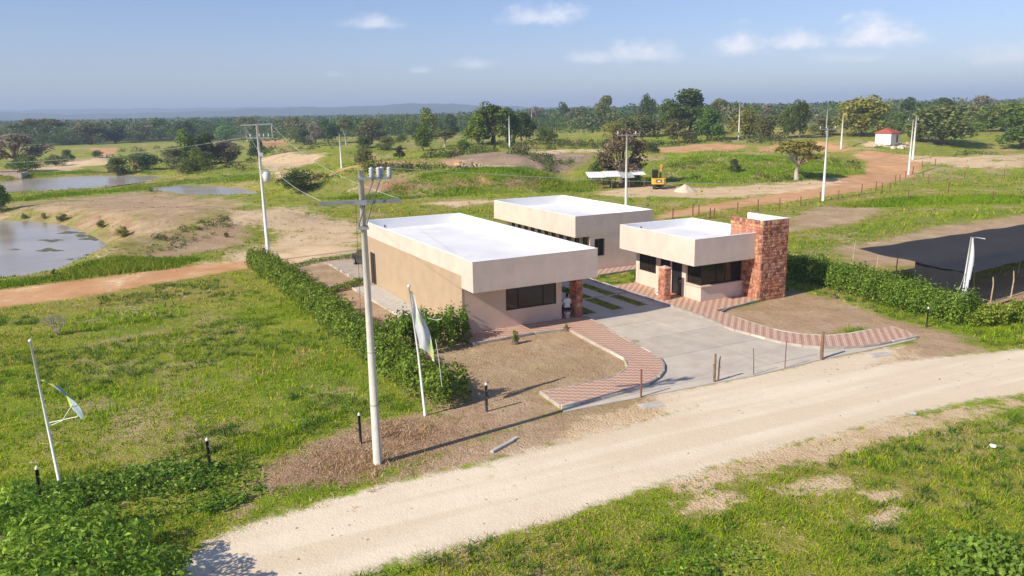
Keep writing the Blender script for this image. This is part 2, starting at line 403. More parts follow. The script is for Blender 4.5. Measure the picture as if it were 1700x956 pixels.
# channels: 0 road 1 orange 2 dry 3 bare 4 lush 5 litter 6 redcut 7 forest 8 track-ruts
ZP = [
    (0, .5, [(60, 1120), (300, 935), (390, 880), (470, 852), (600, 812), (760, 777), (900, 742), (1000, 716), (1100, 690), (1180, 660), (1215, 640), (1330, 622), (1450, 606), (1560, 593), (1700, 578), (2000, 556),
             (2000, 608), (1700, 655), (1600, 670), (1500, 690), (1400, 715), (1300, 740), (1200, 770), (1130, 793), (1000, 835), (870, 876), (700, 922), (560, 965), (420, 1100)]),
    (0, .5, [(1100, 690), (1090, 655), (1200, 632), (1300, 612), (1370, 596), (1500, 572), (1440, 612), (1300, 640)]),
    (1, 1.0, [(1075, 366), (1110, 352), (1200, 336), (1280, 322), (1350, 308), (1400, 295), (1437, 281), (1440, 268), (1415, 255), (1440, 250), (1495, 256), (1535, 268), (1528, 283), (1500, 298), (1430, 317), (1360, 327), (1290, 337), (1190, 348), (1090, 366)]),
    (1, .8, [(-200, 500), (0, 481), (130, 466), (280, 447), (400, 431), (560, 405), (560, 425), (400, 447), (260, 470), (130, 494), (0, 511), (-200, 535)]),
    (3, 2.5, [(395, 350), (470, 340), (560, 362), (612, 380), (604, 420), (520, 435), (420, 433), (360, 432), (440, 408), (470, 385), (400, 368)]),
    (3, 2.0, [(500, 258), (560, 262), (500, 275), (470, 285), (520, 296), (470, 296), (430, 278), (440, 262)]),
    (3, 1.6, [(980, 322), (1060, 310), (1160, 312), (1280, 306), (1400, 296), (1390, 305), (1300, 322), (1180, 330), (1110, 326), (1040, 327)]),
    (3, 1.5, [(700, 338), (800, 330), (830, 333), (760, 342)]),
    (3, 3.0, [(1500, 258), (1600, 262), (1700, 255), (1750, 255), (1700, 264), (1600, 274), (1540, 270)]),
    (3, 2.0, [(1560, 272), (1640, 268), (1760, 266), (1700, 278), (1600, 282)]),
    (2, 11.0, [(20, 350), (120, 330), (260, 318), (400, 330), (420, 345), (330, 365), (220, 400), (190, 390), (130, 368), (40, 358)]),
    (2, 1.2, [(440, 440), (520, 428), (600, 422), (640, 500), (700, 540), (780, 566), (960, 543), (1010, 562), (1048, 600), (1020, 632), (900, 652), (935, 682), (830, 724), (640, 772), (440, 815), (395, 860), (430, 800), (470, 760), (600, 700), (690, 690), (735, 690), (640, 615), (560, 545), (500, 490)]),
    (5, 2.2, [(420, 815), (450, 770), (520, 745), (620, 710), (720, 700), (820, 712), (740, 745), (700, 770), (600, 800), (480, 820)]),
    (2, .7, [(900, 742), (1000, 716), (1100, 692), (1195, 650), (1110, 652), (940, 682), (800, 728), (640, 790), (640, 806), (760, 777)]),
    (3, .5, [(935, 712), (1000, 690), (1075, 664), (1120, 662), (1100, 690), (1000, 722), (940, 734)]),
    (2, 1.0, [(1180, 516), (1262, 503), (1312, 480), (1400, 505), (1480, 530), (1560, 548), (1620, 560), (1600, 575), (1520, 560), (1410, 542), (1360, 560), (1270, 545)]),
    (2, .8, [(1330, 622), (1370, 596), (1500, 572), (1540, 560), (1640, 575), (1660, 582), (1560, 595), (1450, 608)]),
    (3, .8, [(1370, 600), (1500, 575), (1560, 580), (1450, 606), (1360, 618)]),
    (3, .7, [(1200, 770), (1300, 740), (1400, 715), (1500, 690), (1600, 670), (1700, 655), (1850, 630), (1850, 646), (1700, 680), (1600, 698), (1500, 722), (1420, 745), (1340, 768), (1240, 792), (1150, 818), (1110, 815), (1130, 795)]),
    (3, .6, [(1090, 852), (1150, 828), (1200, 815), (1230, 822), (1190, 848), (1110, 868)]), (3, .5, [(1270, 812), (1330, 800), (1420, 786), (1425, 800), (1350, 818)]),
    (3, .4, [(1445, 876), (1480, 862), (1490, 845), (1465, 850)]), (3, .4, [(1430, 818), (1490, 812), (1510, 828), (1470, 832)]),
    (4, 2.0, [(1320, 400), (1400, 380), (1500, 362), (1600, 350), (1700, 345), (1900, 335), (1900, 350), (1700, 358), (1560, 370), (1520, 382), (1530, 392), (1440, 410), (1310, 420)]),
    (2, 2.0, [(1310, 365), (1360, 345), (1450, 338), (1460, 350), (1420, 368), (1310, 385)]),
    (2, 2.0, [(1390, 412), (1460, 400), (1560, 374), (1700, 357), (1900, 345), (1900, 420), (1700, 420), (1520, 440), (1430, 440)]),
    (2, 1.0, [(1610, 470), (1700, 450), (1900, 450), (1900, 500), (1700, 500), (1600, 512)]),
    (4, 3.0, [(120, 530), (260, 500), (330, 560), (180, 600)]), (4, 2.0, [(400, 600), (560, 540), (620, 640), (600, 690), (470, 720)]),
    (4, 3.0, [(60, 640), (240, 600), (330, 640), (160, 700)]),
    (4, 1.5, [(1600, 560), (1720, 535), (1900, 520), (1900, 560), (1720, 572), (1640, 572)]),
    (4, 4.0, [(500, 302), (620, 288), (800, 292), (990, 290), (990, 315), (800, 322), (640, 332), (520, 330)]),
    (4, 4.0, [(1070, 300), (1130, 262), (1250, 255), (1390, 262), (1440, 285), (1330, 300), (1200, 305)]),
    (4, 3.0, [(420, 265), (380, 268), (300, 290), (430, 300), (480, 282)]),
    (4, 6.0, [(560, 258), (720, 238), (830, 242), (780, 256), (640, 268)]),
    (4, 6.0, [(860, 250), (1060, 232), (1260, 232), (1400, 240), (1300, 246), (1050, 244)]),
    (6, 3.0, [(730, 276), (790, 258), (900, 250), (990, 257), (965, 274), (850, 284), (780, 284)]),
    (3, 1.5, [(760, 274), (800, 270), (850, 276), (860, 281), (800, 279)]),
    (3, 2.5, [(870, 246), (1000, 247), (1010, 252), (900, 254)]),
    (1, 2.0, [(1085, 246), (1150, 240), (1240, 241), (1220, 250), (1130, 254), (1090, 254)]),
    (1, 3.0, [(1250, 246), (1340, 243), (1420, 245), (1400, 252), (1330, 254), (1270, 255)]),
    (1, 3.0, [(150, 245), (200, 245), (190, 258), (130, 275), (110, 276), (165, 260)]),
    (3, 4.0, [(0, 286), (90, 272), (170, 262), (190, 268), (120, 284)]),
    (3, 2.0, [(1440, 236), (1510, 238), (1520, 245), (1430, 246)]),
    (1, 2.5, [(430, 234), (470, 230), (480, 240), (440, 246)]),
    (1, 1.2, [(560, 280), (700, 270), (760, 263), (770, 267), (700, 276), (560, 286)]),
    (1, 1.2, [(793, 303), (806, 300), (812, 318), (798, 320)]),
    (2, 2.0, [(230, 438), (400, 405), (420, 350), (380, 352), (330, 385), (240, 420)]),
]
ZONES = [(c, s, GP(pp)) for c, s, pp in ZP]


def zones(X, Y, jit=True):
    Z = np.zeros((9,) + X.shape)
    for c, s, pp in ZONES:
        lo = pp.min(0) - s * 2; hi = pp.max(0) + s * 2
        m = (X > lo[0]) & (X < hi[0]) & (Y > lo[1]) & (Y < hi[1])
        if not m.any(): continue
        v = np.clip(.5 - poly_sd(X[m], Y[m], pp) / (2 * s), 0, 1)
        Z[c][m] = np.maximum(Z[c][m], v)
    for pp in PONDS:
        c = pp.mean(0); m = np.hypot(X - c[0], Y - c[1]) < np.abs(pp - c).max() * 1.5 + 8
        if m.any():
            s_ = poly_sd(X[m], Y[m], pp); Z[5][m] = np.maximum(Z[5][m], .3 * (1 - ss(s_, .2, 1.6)))
    r = np.hypot(X, Y)
    Z[7] = np.maximum(ss(r, 400, 640), 0 * X)
    return Z


def ground_material():
    m = bpy.data.materials.new('terrain'); m.use_nodes = True; nt = m.node_tree; b = nt.nodes['Principled BSDF']
    b.inputs['Roughness'].default_value = .95; b.inputs['Specular IOR Level'].default_value = .08
    tc = nnode(nt, 'ShaderNodeTexCoord'); pos = tc.outputs['Object']

    def noise(scale, det=5., rough=.6, stretch=None):
        n = nnode(nt, 'ShaderNodeTexNoise', inp={'Scale': scale, 'Detail': det, 'Roughness': rough})
        if stretch:
            mp = nnode(nt, 'ShaderNodeMapping'); mp.inputs['Rotation'].default_value = (0, 0, stretch[0]); mp.inputs['Scale'].default_value = (stretch[1], 1, 1)
            mp.inputs['Scale'].default_value = (1, 1, 1); vm = nnode(nt, 'ShaderNodeVectorMath', operation='MULTIPLY'); vm.inputs[1].default_value = (stretch[1], 1, 1)
            nt.links.new(pos, mp.inputs[0]); nt.links.new(mp.outputs[0], vm.inputs[0]); nt.links.new(vm.outputs[0], n.inputs[0])
        else: nt.links.new(pos, n.inputs[0])
        return n.outputs[0]
    nL, nM, nS, nXS = noise(.045, 4), noise(.35, 5, .65), noise(2.2, 5, .7), noise(11., 3, .7)
    za = nnode(nt, 'ShaderNodeAttribute', attribute_name='za'); zb = nnode(nt, 'ShaderNodeAttribute', attribute_name='zb')
    s1 = nnode(nt, 'ShaderNodeSeparateColor'); nt.links.new(za.outputs['Color'], s1.inputs[0])
    s2 = nnode(nt, 'ShaderNodeSeparateColor'); nt.links.new(zb.outputs['Color'], s2.inputs[0])
    ch = [s1.outputs[0], s1.outputs[1], s1.outputs[2], za.outputs['Alpha'], s2.outputs[0], s2.outputs[1], s2.outputs[2], zb.outputs['Alpha']]
    jn = math_(nt, 'ADD', math_(nt, 'ADD', math_(nt, 'MULTIPLY', math_(nt, 'SUBTRACT', nL, .5), .9), math_(nt, 'MULTIPLY', math_(nt, 'SUBTRACT', nM, .5), 1.3)), math_(nt, 'ADD', math_(nt, 'MULTIPLY', math_(nt, 'SUBTRACT', nS, .5), 1.3), math_(nt, 'MULTIPLY', math_(nt, 'SUBTRACT', nXS, .5), .5)))

    def mask(i, amp, w, bias=0.):
        return sstep(nt, math_(nt, 'ADD', ch[i], math_(nt, 'MULTIPLY', jn, amp)), .5 + bias - w, .5 + bias + w)
    nP = noise(.085, 6, .68); nQ = noise(.75, 4, .6)
    # grass
    g = mixc(nt, sstep(nt, nM, .35, .65), (.20, .305, .016), (.35, .375, .034))
    g = mixc(nt, sstep(nt, nL, .42, .62), g, (.37, .32, .075))
    g = mixc(nt, math_(nt, 'MULTIPLY', sstep(nt, nS, .48, .72), .75), g, (.40, .29, .14))
    g = mixc(nt, math_(nt, 'MULTIPLY', sstep(nt, nXS, .5, .75), .55), g, (.09, .125, .02))
    g = mixc(nt, math_(nt, 'MULTIPLY', sstep(nt, nQ, .52, .68), .55), g, (.30, .37, .03))
    g = mixc(nt, math_(nt, 'MULTIPLY', sstep(nt, nQ, .50, .34), .5), g, (.11, .185, .014))
    lush = mixc(nt, sstep(nt, nS, .35, .7), (.17, .24, .03), (.275, .315, .05))
    g = mixc(nt, math_(nt, 'MULTIPLY', mask(4, .9, .3), .8), g, lush)
    dry = mixc(nt, sstep(nt, nM, .35, .65), (.50, .335, .20), (.60, .435, .275))
    dry = mixc(nt, math_(nt, 'MULTIPLY', sstep(nt, nS, .45, .75), .6), dry, (.35, .255, .16))
    dry = mixc(nt, math_(nt, 'MULTIPLY', sstep(nt, nXS, .5, .8), .5), dry, (.60, .48, .34))
    dry = mixc(nt, math_(nt, 'MULTIPLY', sstep(nt, nL, .5, .62), .35), dry, (.40, .33, .15))
    g = mixc(nt, math_(nt, 'MULTIPLY', sstep(nt, math_(nt, 'ADD', nP, math_(nt, 'MULTIPLY', math_(nt, 'SUBTRACT', nS, .5), .25)), .515, .64), .75), g, dry)
    g = mixc(nt, mask(2, .9, .24), g, dry)
    geo = nnode(nt, 'ShaderNodeNewGeometry'); sn = nnode(nt, 'ShaderNodeSeparateXYZ'); nt.links.new(geo.outputs['Normal'], sn.inputs[0])
    cut = mixc(nt, sstep(nt, nM, .3, .7), (.36, .20, .12), (.46, .31, .20))
    g = mixc(nt, math_(nt, 'MULTIPLY', sstep(nt, math_(nt, 'ADD', sn.outputs[2], math_(nt, 'MULTIPLY', math_(nt, 'SUBTRACT', nM, .5), .16)), .955, .915), sstep(nt, nP, .40, .55)), g, cut)
    forest = mixc(nt, nM, (.05, .075, .02), (.11, .13, .05))
    g = mixc(nt, mask(7, .6, .3), g, forest)
    lit = mixc(nt, nS, (.50, .325, .205), (.36, .24, .14))
    g = mixc(nt, mask(5, 1.0, .2), g, lit)
    red = mixc(nt, sstep(nt, nM, .3, .7), (.33, .24, .165), (.42, .31, .215))
    red = mixc(nt, math_(nt, 'MULTIPLY', sstep(nt, nS, .5, .8), .5), red, (.20, .18, .09))
    g = mixc(nt, mask(6, 1.0, .28), g, red)
    rut = noise(.8, 5, .55, (R(-25), .06))
    org = mixc(nt, sstep(nt, nM, .3, .7), (.54, .275, .13), (.62, .39, .20))
    org = mixc(nt, math_(nt, 'MULTIPLY', sstep(nt, nS, .5, .75), .45), org, (.36, .19, .095))
    g = mixc(nt, mask(1, .8, .22), g, org)
    bare = mixc(nt, sstep(nt, nM, .3, .7), (.68, .48, .275), (.80, .62, .39))
    bare = mixc(nt, math_(nt, 'MULTIPLY', sstep(nt, nXS, .5, .8), .5), bare, (.46, .31, .18))
    g = mixc(nt, mask(3, 1.5, .24), g, bare)
    road = mixc(nt, sstep(nt, rut, .40, .60), (.71, .59, .425), (.80, .69, .52))
    road = mixc(nt, math_(nt, 'MULTIPLY', sstep(nt, nL, .45, .65), .5), road, (.62, .47, .31))
    road = mixc(nt, math_(nt, 'MULTIPLY', sstep(nt, nM, .4, .75), .45), road, (.66, .53, .385))
    road = mixc(nt, math_(nt, 'MULTIPLY', sstep(nt, nXS, .55, .8), .25), road, (.58, .46, .34))
    g = mixc(nt, mask(0, .85, .26), g, road)
    nt.links.new(g, b.inputs['Base Color'])
    hard = math_(nt, 'MAXIMUM', ch[0], math_(nt, 'MULTIPLY', ch[1], .8), clamp=True)
    hgt = math_(nt, 'ADD', math_(nt, 'MULTIPLY', nS, .6), math_(nt, 'MULTIPLY', nXS, .45))
    bp = nnode(nt, 'ShaderNodeBump', inp={'Distance': .35}); nt.links.new(hgt, bp.inputs['Height'])
    nt.links.new(math_(nt, 'SUBTRACT', .9, math_(nt, 'MULTIPLY', hard, .72)), bp.inputs['Strength'])
    nt.links.new(bp.outputs[0], b.inputs['Normal'])
    return m


M_TERR = ground_material()


def build_ground():
    nr, na = 470, 520
    rr = np.concatenate([np.linspace(3, 14, 12)[:-1], np.geomspace(14, 9000, nr)]); aa = np.radians(np.linspace(-58, 58, na))
    RR, AA = np.meshgrid(rr, aa, indexing='ij'); X = RR * np.sin(AA); Y = RR * np.cos(AA)
    Z = terr(X, Y); V = np.stack([X, Y, Z], -1).reshape(-1, 3)
    zn = zones(X.ravel(), Y.ravel())
    n0, n1 = RR.shape
    idx = np.arange(n0 * n1).reshape(n0, n1)
    F = np.stack([idx[:-1, :-1], idx[:-1, 1:], idx[1:, 1:], idx[1:, :-1]], -1).reshape(-1, 4)[:, ::-1]
    fz = zn[:, F].mean(-1)
    isroad = (fz[0] > .5); istrack = (fz[1] > .5) & ~isroad
    dist = np.hypot(V[F[:, 0], 0], V[F[:, 0], 1])
    lc = (V[F[:, 0], :2] - O2)
    near_left = (V[F[:, 0], 0] < 0) & istrack & (dist < 110)
    back = istrack & (V[F[:, 0], 0] > 5) & (dist < 215)
    za = zn[:4].T; zb = zn[4:8].T

    def mk(name, sel):
        Fs = F[sel]; u, inv = np.unique(Fs, return_inverse=True)
        me = np_mesh(name, V[u], inv.reshape(Fs.shape), M_TERR, smooth=True)
        for nm, d in (('za', za), ('zb', zb)):
            at = me.color_attributes.new(nm, 'FLOAT_COLOR', 'POINT'); at.data.foreach_set('color', np.ascontiguousarray(d[u], np.float32).ravel())
        return tag(link(bpy.data.objects.new(name, me)), kind='structure')
    mk('ground', ~(isroad | near_left | back))
    mk('dirt_road', isroad); mk('earth_track', near_left); mk('orange_dirt_road', back)


build_ground()


def build_water():
    m = bpy.data.materials.new('pond_water'); m.use_nodes = True; nt = m.node_tree; b = nt.nodes['Principled BSDF']
    b.inputs['Roughness'].default_value = .16; b.inputs['Specular IOR Level'].default_value = .32
    tc = nnode(nt, 'ShaderNodeTexCoord')
    n = nnode(nt, 'ShaderNodeTexNoise', inp={'Scale': .12, 'Detail': 4.}); nt.links.new(tc.outputs['Object'], n.inputs[0])
    nt.links.new(mixc(nt, sstep(nt, n.outputs[0], .35, .65), (.36, .305, .235), (.44, .375, .295)), b.inputs['Base Color'])
    n2 = nnode(nt, 'ShaderNodeTexNoise', inp={'Scale': 2.2, 'Detail': 3.}); nt.links.new(tc.outputs['Object'], n2.inputs[0])
    bp = nnode(nt, 'ShaderNodeBump', inp={'Strength': .10, 'Distance': .1}); nt.links.new(n2.outputs[0], bp.inputs['Height']); nt.links.new(bp.outputs[0], b.inputs['Normal'])
    for pp in PONDS:
        c = pp.mean(0); mb = MB()
        e = [(p - c) * (1 + 3.0 / max(np.linalg.norm(p - c), 1)) + c for p in pp]
        mb.add([(q[0], q[1], WATER) for q in e], [tuple(range(len(e)))])
        o = mb.build('pond', m); tag(o, kind='structure')
        if o.data.polygons[0].normal.z < 0: o.data.flip_normals()
    alg = mat('floating_algae', (.13, .13, .07), .9, .3, 3, .3)
    mb = MB()
    for (x, y, rx, ry) in ((82, 415, 18, 2.6), (85, 399, 17, 2.0), (120, 386, 22, 1.8), (140, 391, 16, 2.0), (150, 396, 14, 3), (155, 423, 10, 2.5), (117, 430, 6, 1), (25, 414, 8, 1)):
        ps = []
        for k in range(22):
            a = 2 * math.pi * k / 22; j = 1 + .35 * math.sin(3 * a + x) + .2 * math.sin(7 * a + y)
            q = P(x + rx * j * math.cos(a), y + ry * j * math.sin(a), WATER + .01); ps.append((q[0], q[1], WATER + .012))
        mb.add(ps, [tuple(range(22))[::-1]])
    tag(mb.build('floating_algae', alg), 'dark patches of algae floating on the near pond', 'algae', kind='stuff')


build_water()


def build_hills():
    m = mat('hill_forest', (.05, .075, .03), .95, .45, .02, .6, .05)
    for name, dist, prof, az0, az1, amp in (
            ('far_hills', 6500., [(-200, 182), (0, 183), (120, 181), (230, 180), (330, 179), (480, 177), (800, 180), (1300, 180), (1700, 176), (1900, 176)], -.75, .75, 5),
            ('wooded_ridge', 4300., [(-200, 189), (0, 186), (60, 187), (110, 191), (180, 189), (300, 186), (430, 180), (520, 178), (600, 177), (655, 173), (735, 171), (745, 173), (800, 175), (900, 178), (1100, 182), (1350, 180), (1500, 179), (1700, 176), (1900, 176)], -.7, .7, 4)):
        n = 420; xs = np.linspace(-200, 1900, n); ys = np.interp(xs, [p[0] for p in prof], [p[1] for p in prof])
        ys = np.convolve(np.pad(ys, 6, mode='edge'), np.ones(13) / 13, 'valid')
        V = []; nb = 14
        for j in range(nb):
            t = j / (nb - 1)
            for i in range(n):
                q = PD(xs[i], ys[i], dist); top = q[2] + amp * (math.sin(i * .9 + j) * .3 + math.sin(i * .37) * .5 + rnd.uniform(-.4, .4))
                prof_h = math.sin(t * math.pi / 2) ** 1.3 if t < 1 else 1
                y = dist - (1 - t) * dist * .22; V.append((q[0] * y / dist, y, -2 + (top + 2) * prof_h * (1 + .12 * math.sin(i * .11 + j * 1.7) * (1 - t))))
        for i in range(n):
            q = PD(xs[i], ys[i], dist); V.append((q[0] * 1.15, dist * 1.15, -5))
        idx = np.arange((nb + 1) * n).reshape(nb + 1, n)
        F = np.stack([idx[:-1, :-1], idx[:-1, 1:], idx[1:, 1:], idx[1:, :-1]], -1).reshape(-1, 4)
        tag(link(bpy.data.objects.new(name, np_mesh(name, np.array(V), F, m, smooth=True))), kind='structure')


build_hills()


# ------------------------------------------------------------------ paving
def z4(x, y): return 660 + x / 3.5417, 440 + y / 3.5417
def z5(x, y): return 1080 + x / 3.5417, 440 + y / 3.5417


def crom(pts, n=5):
    pts = [np.array(p[:2], float) for p in pts]; o = []
    for i in range(len(pts) - 1):
        p0, p1, p2, p3 = pts[max(i - 1, 0)], pts[i], pts[i + 1], pts[min(i + 2, len(pts) - 1)]
        for k in range(n):
            t = k / n; o.append(.5 * (2 * p1 + (p2 - p0) * t + (2 * p0 - 5 * p1 + 4 * p2 - p3) * t * t + (3 * p1 - p0 - 3 * p2 + p3) * t ** 3))
    return o + [pts[-1]]


ZW = .14
pz = lambda pts, f, z: [P(*f(*q), z)[:2] for q in pts]
w2 = lambda a, b: W(a, b)[:2]
L_OUT = crom([w2(7.70, 1.25), w2(7.68, -.3)] + pz([(1300, 410), (1450, 490), (1540, 540), (1567, 590), (1550, 640), (1480, 690), (1350, 735), (1200, 775), (960, 825)], z4, ZW))
L_IN = crom(pz([(1030, 385), (1150, 450), (1270, 510), (1340, 550), (1355, 590), (1320, 630), (1230, 665), (1000, 712), (840, 740)], z4, ZW))
R_OUT = crom([w2(13.95, 10.6), w2(13.9, 6.5), w2(13.88, 2.2), w2(13.8, .2), w2(13.65, -2.8)] + pz([(470, 370), (600, 405), (770, 450), (900, 470), (1020, 480), (1150, 480), (1280, 470), (1400, 450), (1570, 412)], z5, ZW))
R_IN = crom(pz([(1410, 357), (1280, 380), (1150, 403), (1030, 412), (900, 405), (760, 385), (640, 350), (520, 310), (390, 265)], z5, ZW))
FRONT = [P(*q)[:2] for q in ((936, 685), (1060, 661), (1187, 637), (1252, 625), (1306, 612), (1362, 598), (1433, 584), (1520, 564))]


def paver_material(name, ang, sc=1.0):
    m = bpy.data.materials.new(name); m.use_nodes = True; nt = m.node_tree; b = nt.nodes['Principled BSDF']; b.inputs['Roughness'].default_value = .9
    b.inputs['Specular IOR Level'].default_value = .15
    tc = nnode(nt, 'ShaderNodeTexCoord'); mp = nnode(nt, 'ShaderNodeMapping'); mp.inputs['Rotation'].default_value = (0, 0, ang)
    nt.links.new(tc.outputs['Object'], mp.inputs[0])
    sx = nnode(nt, 'ShaderNodeSeparateXYZ'); nt.links.new(mp.outputs[0], sx.inputs[0])
    # zig-zag rows of pink and cream pavers
    zig = math_(nt, 'PINGPONG', math_(nt, 'MULTIPLY', sx.outputs[0], 1.0), .14 * sc)
    row = math_(nt, 'ADD', sx.outputs[1], math_(nt, 'MULTIPLY', zig, .9))
    f = math_(nt, 'PINGPONG', row, .19 * sc)
    k = sstep(nt, f, .07 * sc, .12 * sc)
    n = nnode(nt, 'ShaderNodeTexNoise', inp={'Scale': 1.4, 'Detail': 5.}); nt.links.new(tc.outputs['Object'], n.inputs[0])
    n2 = nnode(nt, 'ShaderNodeTexNoise', inp={'Scale': 9., 'Detail': 3.}); nt.links.new(tc.outputs['Object'], n2.inputs[0])
    c = mixc(nt, k, (.52, .28, .20), (.70, .53, .41))
    c = mixc(nt, math_(nt, 'MULTIPLY', sstep(nt, n.outputs[0], .4, .75), .5), c, (.60, .43, .33))
    c = mixc(nt, math_(nt, 'MULTIPLY', sstep(nt, n2.outputs[0], .45, .75), .35), c, (.44, .28, .20))
    # mortar joints between pavers
    br = nnode(nt, 'ShaderNodeTexBrick', inp={'Scale': 1.0, 'Mortar Size': .012, 'Brick Width': .2, 'Row Height': .1, 'Color1': (1, 1, 1, 1), 'Color2': (.9, .9, .9, 1), 'Mortar': (.55, .5, .45, 1)})
    nt.links.new(mp.outputs[0], br.inputs[0])
    c = mixc(nt, .8, c, br.outputs[0], 'MULTIPLY')
    nt.links.new(c, b.inputs['Base Color'])
    bp = nnode(nt, 'ShaderNodeBump', inp={'Strength': .4, 'Distance': .01}); nt.links.new(br.outputs[1], bp.inputs['Height']); bp.invert = True
    nt.links.new(bp.outputs[0], b.inputs['Normal']); return m


M_PAVL = paver_material('zigzag_pavers', R(8)); M_PAVR = paver_material('striped_pavers', R(108))
KM = [mat('kerb_%s' % n, c, .9, .15, 3, .3, 14) for n, c in (('pale', (.58, .53, .45)), ('grey', (.34, .31, .27)), ('worn', (.46, .41, .34)))]


def kerb(line, parent, seg=.95, w=.13, z0=-.05, z1=.155, gap=.045, bevel=True):
    pts = [np.array(p) for p in line]; d = [0.0]
    for i in range(1, len(pts)): d.append(d[-1] + np.linalg.norm(pts[i] - pts[i - 1]))
    n = max(1, int(round(d[-1] / seg))); xs = [p[0] for p in pts]; ys = [p[1] for p in pts]
    for i in range(n):
        a = d[-1] * i / n + gap / 2; b = d[-1] * (i + 1) / n - gap / 2
        p = np.array([np.interp(a, d, xs), np.interp(a, d, ys)]); q = np.array([np.interp(b, d, xs), np.interp(b, d, ys)])
        c = (p + q) / 2; L = np.linalg.norm(q - p); mb = MB(); h = z1 + rnd.uniform(-.012, .012); e = .018
        x0, x1 = -L / 2, L / 2
        mb.box(x0, x1, -w / 2, w / 2, z0, h - e)
        mb.add([(x0, -w / 2, h - e), (x1, -w / 2, h - e), (x1, w / 2, h - e), (x0, w / 2, h - e), (x0 + e, -w / 2 + e, h), (x1 - e, -w / 2 + e, h), (x1 - e, w / 2 - e, h), (x0 + e, w / 2 - e, h)],
               [(4, 5, 6, 7), (0, 1, 5, 4), (1, 2, 6, 5), (2, 3, 7, 6), (3, 0, 4, 7)])
        o = mb.build('kerb_stone', rnd.choice(KM), parent); o.location = (c[0], c[1], 0); o.rotation_euler = (0, 0, math.atan2(q[1] - p[1], q[0] - p[0]) + rnd.uniform(-.006, .006))


def build_paving():
    left = [w2(-.3, 1.49), w2(-.3, -.28), w2(3.9, -.12), w2(5.5, -.3)] + L_IN + L_OUT[::-1] + [w2(7.70, 19.3), w2(6.33, 19.3), w2(6.33, 1.49)]
    o = MB().prism(left, -.1, ZW).build('pavement', M_PAVL); tag(o, kind='structure')
    kerb(L_OUT, o); kerb([w2(-.3, -.36), w2(3.9, -.2), w2(5.4, -.38)], o, 2.0, .12, z1=.16)
    kerb(L_IN, o, 1.4, .10, z1=.15, gap=.012); kerb([L_IN[-1], L_OUT[-1]], o, 1.2, .1, z1=.15)
    right = R_OUT[12:] + R_IN + [w2(19.42, -.98), w2(19.42, .52), w2(15.92, .52), w2(15.92, 7.3)] + [w2(13.98, 7.3)]
    o = MB().prism([w2(13.92, 7.3)] + R_OUT[5:] + R_IN + [w2(19.42, -.98), w2(19.42, .52), w2(15.92, .52), w2(15.92, 7.3)], -.1, ZW).build('pavement', M_PAVR); tag(o, kind='structure')
    kerb(R_OUT, o, 1.0); kerb(R_IN + [w2(19.3, -1.0)], o, 1.5, .10, z1=.15, gap=.012); kerb([R_OUT[-1], R_IN[0]], o, 1.2, .1, z1=.15)
    o = MB().prism([w2(14.6, 12.55), w2(15.0, 10.9), w2(22, 11.7), w2(22, 12.55)], -.1, ZW).build('pavement', M_PAVR); tag(o, kind='structure')
    kerb([w2(15.0, 10.85), w2(22, 11.65)], o, 1.2)
    # apron of concrete along the left wall and the parking slab behind
    o = MB().prism([w2(-1.45, 4.5), w2(-.02, 3.4), w2(-.02, 16.6), w2(-1.75, 16.6)], -.05, .09).build('pavement', M_CONC); tag(o, kind='structure')
    kerb([w2(-1.55, 4.5), w2(-1.85, 16.7)], o, 1.3, .12, z1=.12)
    o = MB().prism([w2(-.7, 19.6), w2(4.5, 19.6), w2(4.5, 27.4), w2(-.8, 27.4)], -.05, .05).build('parking_slab', mat('dusty_slab', (.46, .39, .30), .95, .15, 1.2, .3, 14)); tag(o, kind='structure')
    kerb([w2(-.8, 19.6), w2(-.9, 27.4)], o, .6, .14, z1=.14, gap=.12)
    # driveway: concrete panels with recessed joints
    root = empty('driveway', W(10.8, -2)); root['kind'] = 'structure'
    outline = [w2(7.6, 1.7)] + L_OUT[2:] + FRONT + R_OUT[::-1][:-10] + [w2(13.95, 1.7)]
    sub = [Lc(*p) for p in outline]

    def clip(poly, ax, v, keep_gt):
        out = []
        for i in range(len(poly)):
            p, q = poly[i], poly[(i + 1) % len(poly)]
            ip = (p[ax] > v) == keep_gt; iq = (q[ax] > v) == keep_gt
            if ip: out.append(p)
            if ip != iq: t = (v - p[ax]) / (q[ax] - p[ax]); out.append(p + (q - p) * t)
        return out
    off = W(10.8, -2)
    xs = [-12, 2.0, 4.9, 7.8, 10.8, 13.8, 17.0, 20.2, 30]; ys = [-30, -17.5, -14.2, -10.6, -7.2, -4.1, -1.2, 1.7]
    for i in range(len(xs) - 1):
        for j in range(len(ys) - 1):
            g = .012; pl = clip(clip(clip(clip(sub, 0, xs[i] + g, True), 0, xs[i + 1] - g, False), 1, ys[j] + g, True), 1, ys[j + 1] - g, False)
            if len(pl) < 3: continue
            o = MB(off).prism([w2(*p) for p in pl], -.08, .045 + rnd.uniform(-.004, .004)).build('concrete_slab', DRV[(i * 3 + j) % 3], root)
    b0 = 1.724
    for (a0, a1) in ((7.74, 8.0), (9.05, 10.18), (11.1, 12.14), (12.95, 13.82)):
        for bb in ((b0, 5.25), (5.41, 9.3), (9.46, 14), (14.16, 19)):
            MB(off).prism([w2(a0, bb[0]), w2(a1, bb[0]), w2(a1, bb[1]), w2(a0, bb[1])], -.08, .045 + rnd.uniform(-.004, .004)).build('concrete_slab', rnd.choice(DRV), root)
    for (a0, a1) in ((8.01, 9.04), (10.19, 11.09), (12.15, 12.94)):
        for bb in ((b0, 1.92), (5.26, 5.40), (9.31, 9.45), (14.01, 14.15)):
            MB(off).prism([w2(a0, bb[0]), w2(a1, bb[0]), w2(a1, bb[1]), w2(a0, bb[1])], -.08, .043).build('concrete_slab', rnd.choice(DRV), root)


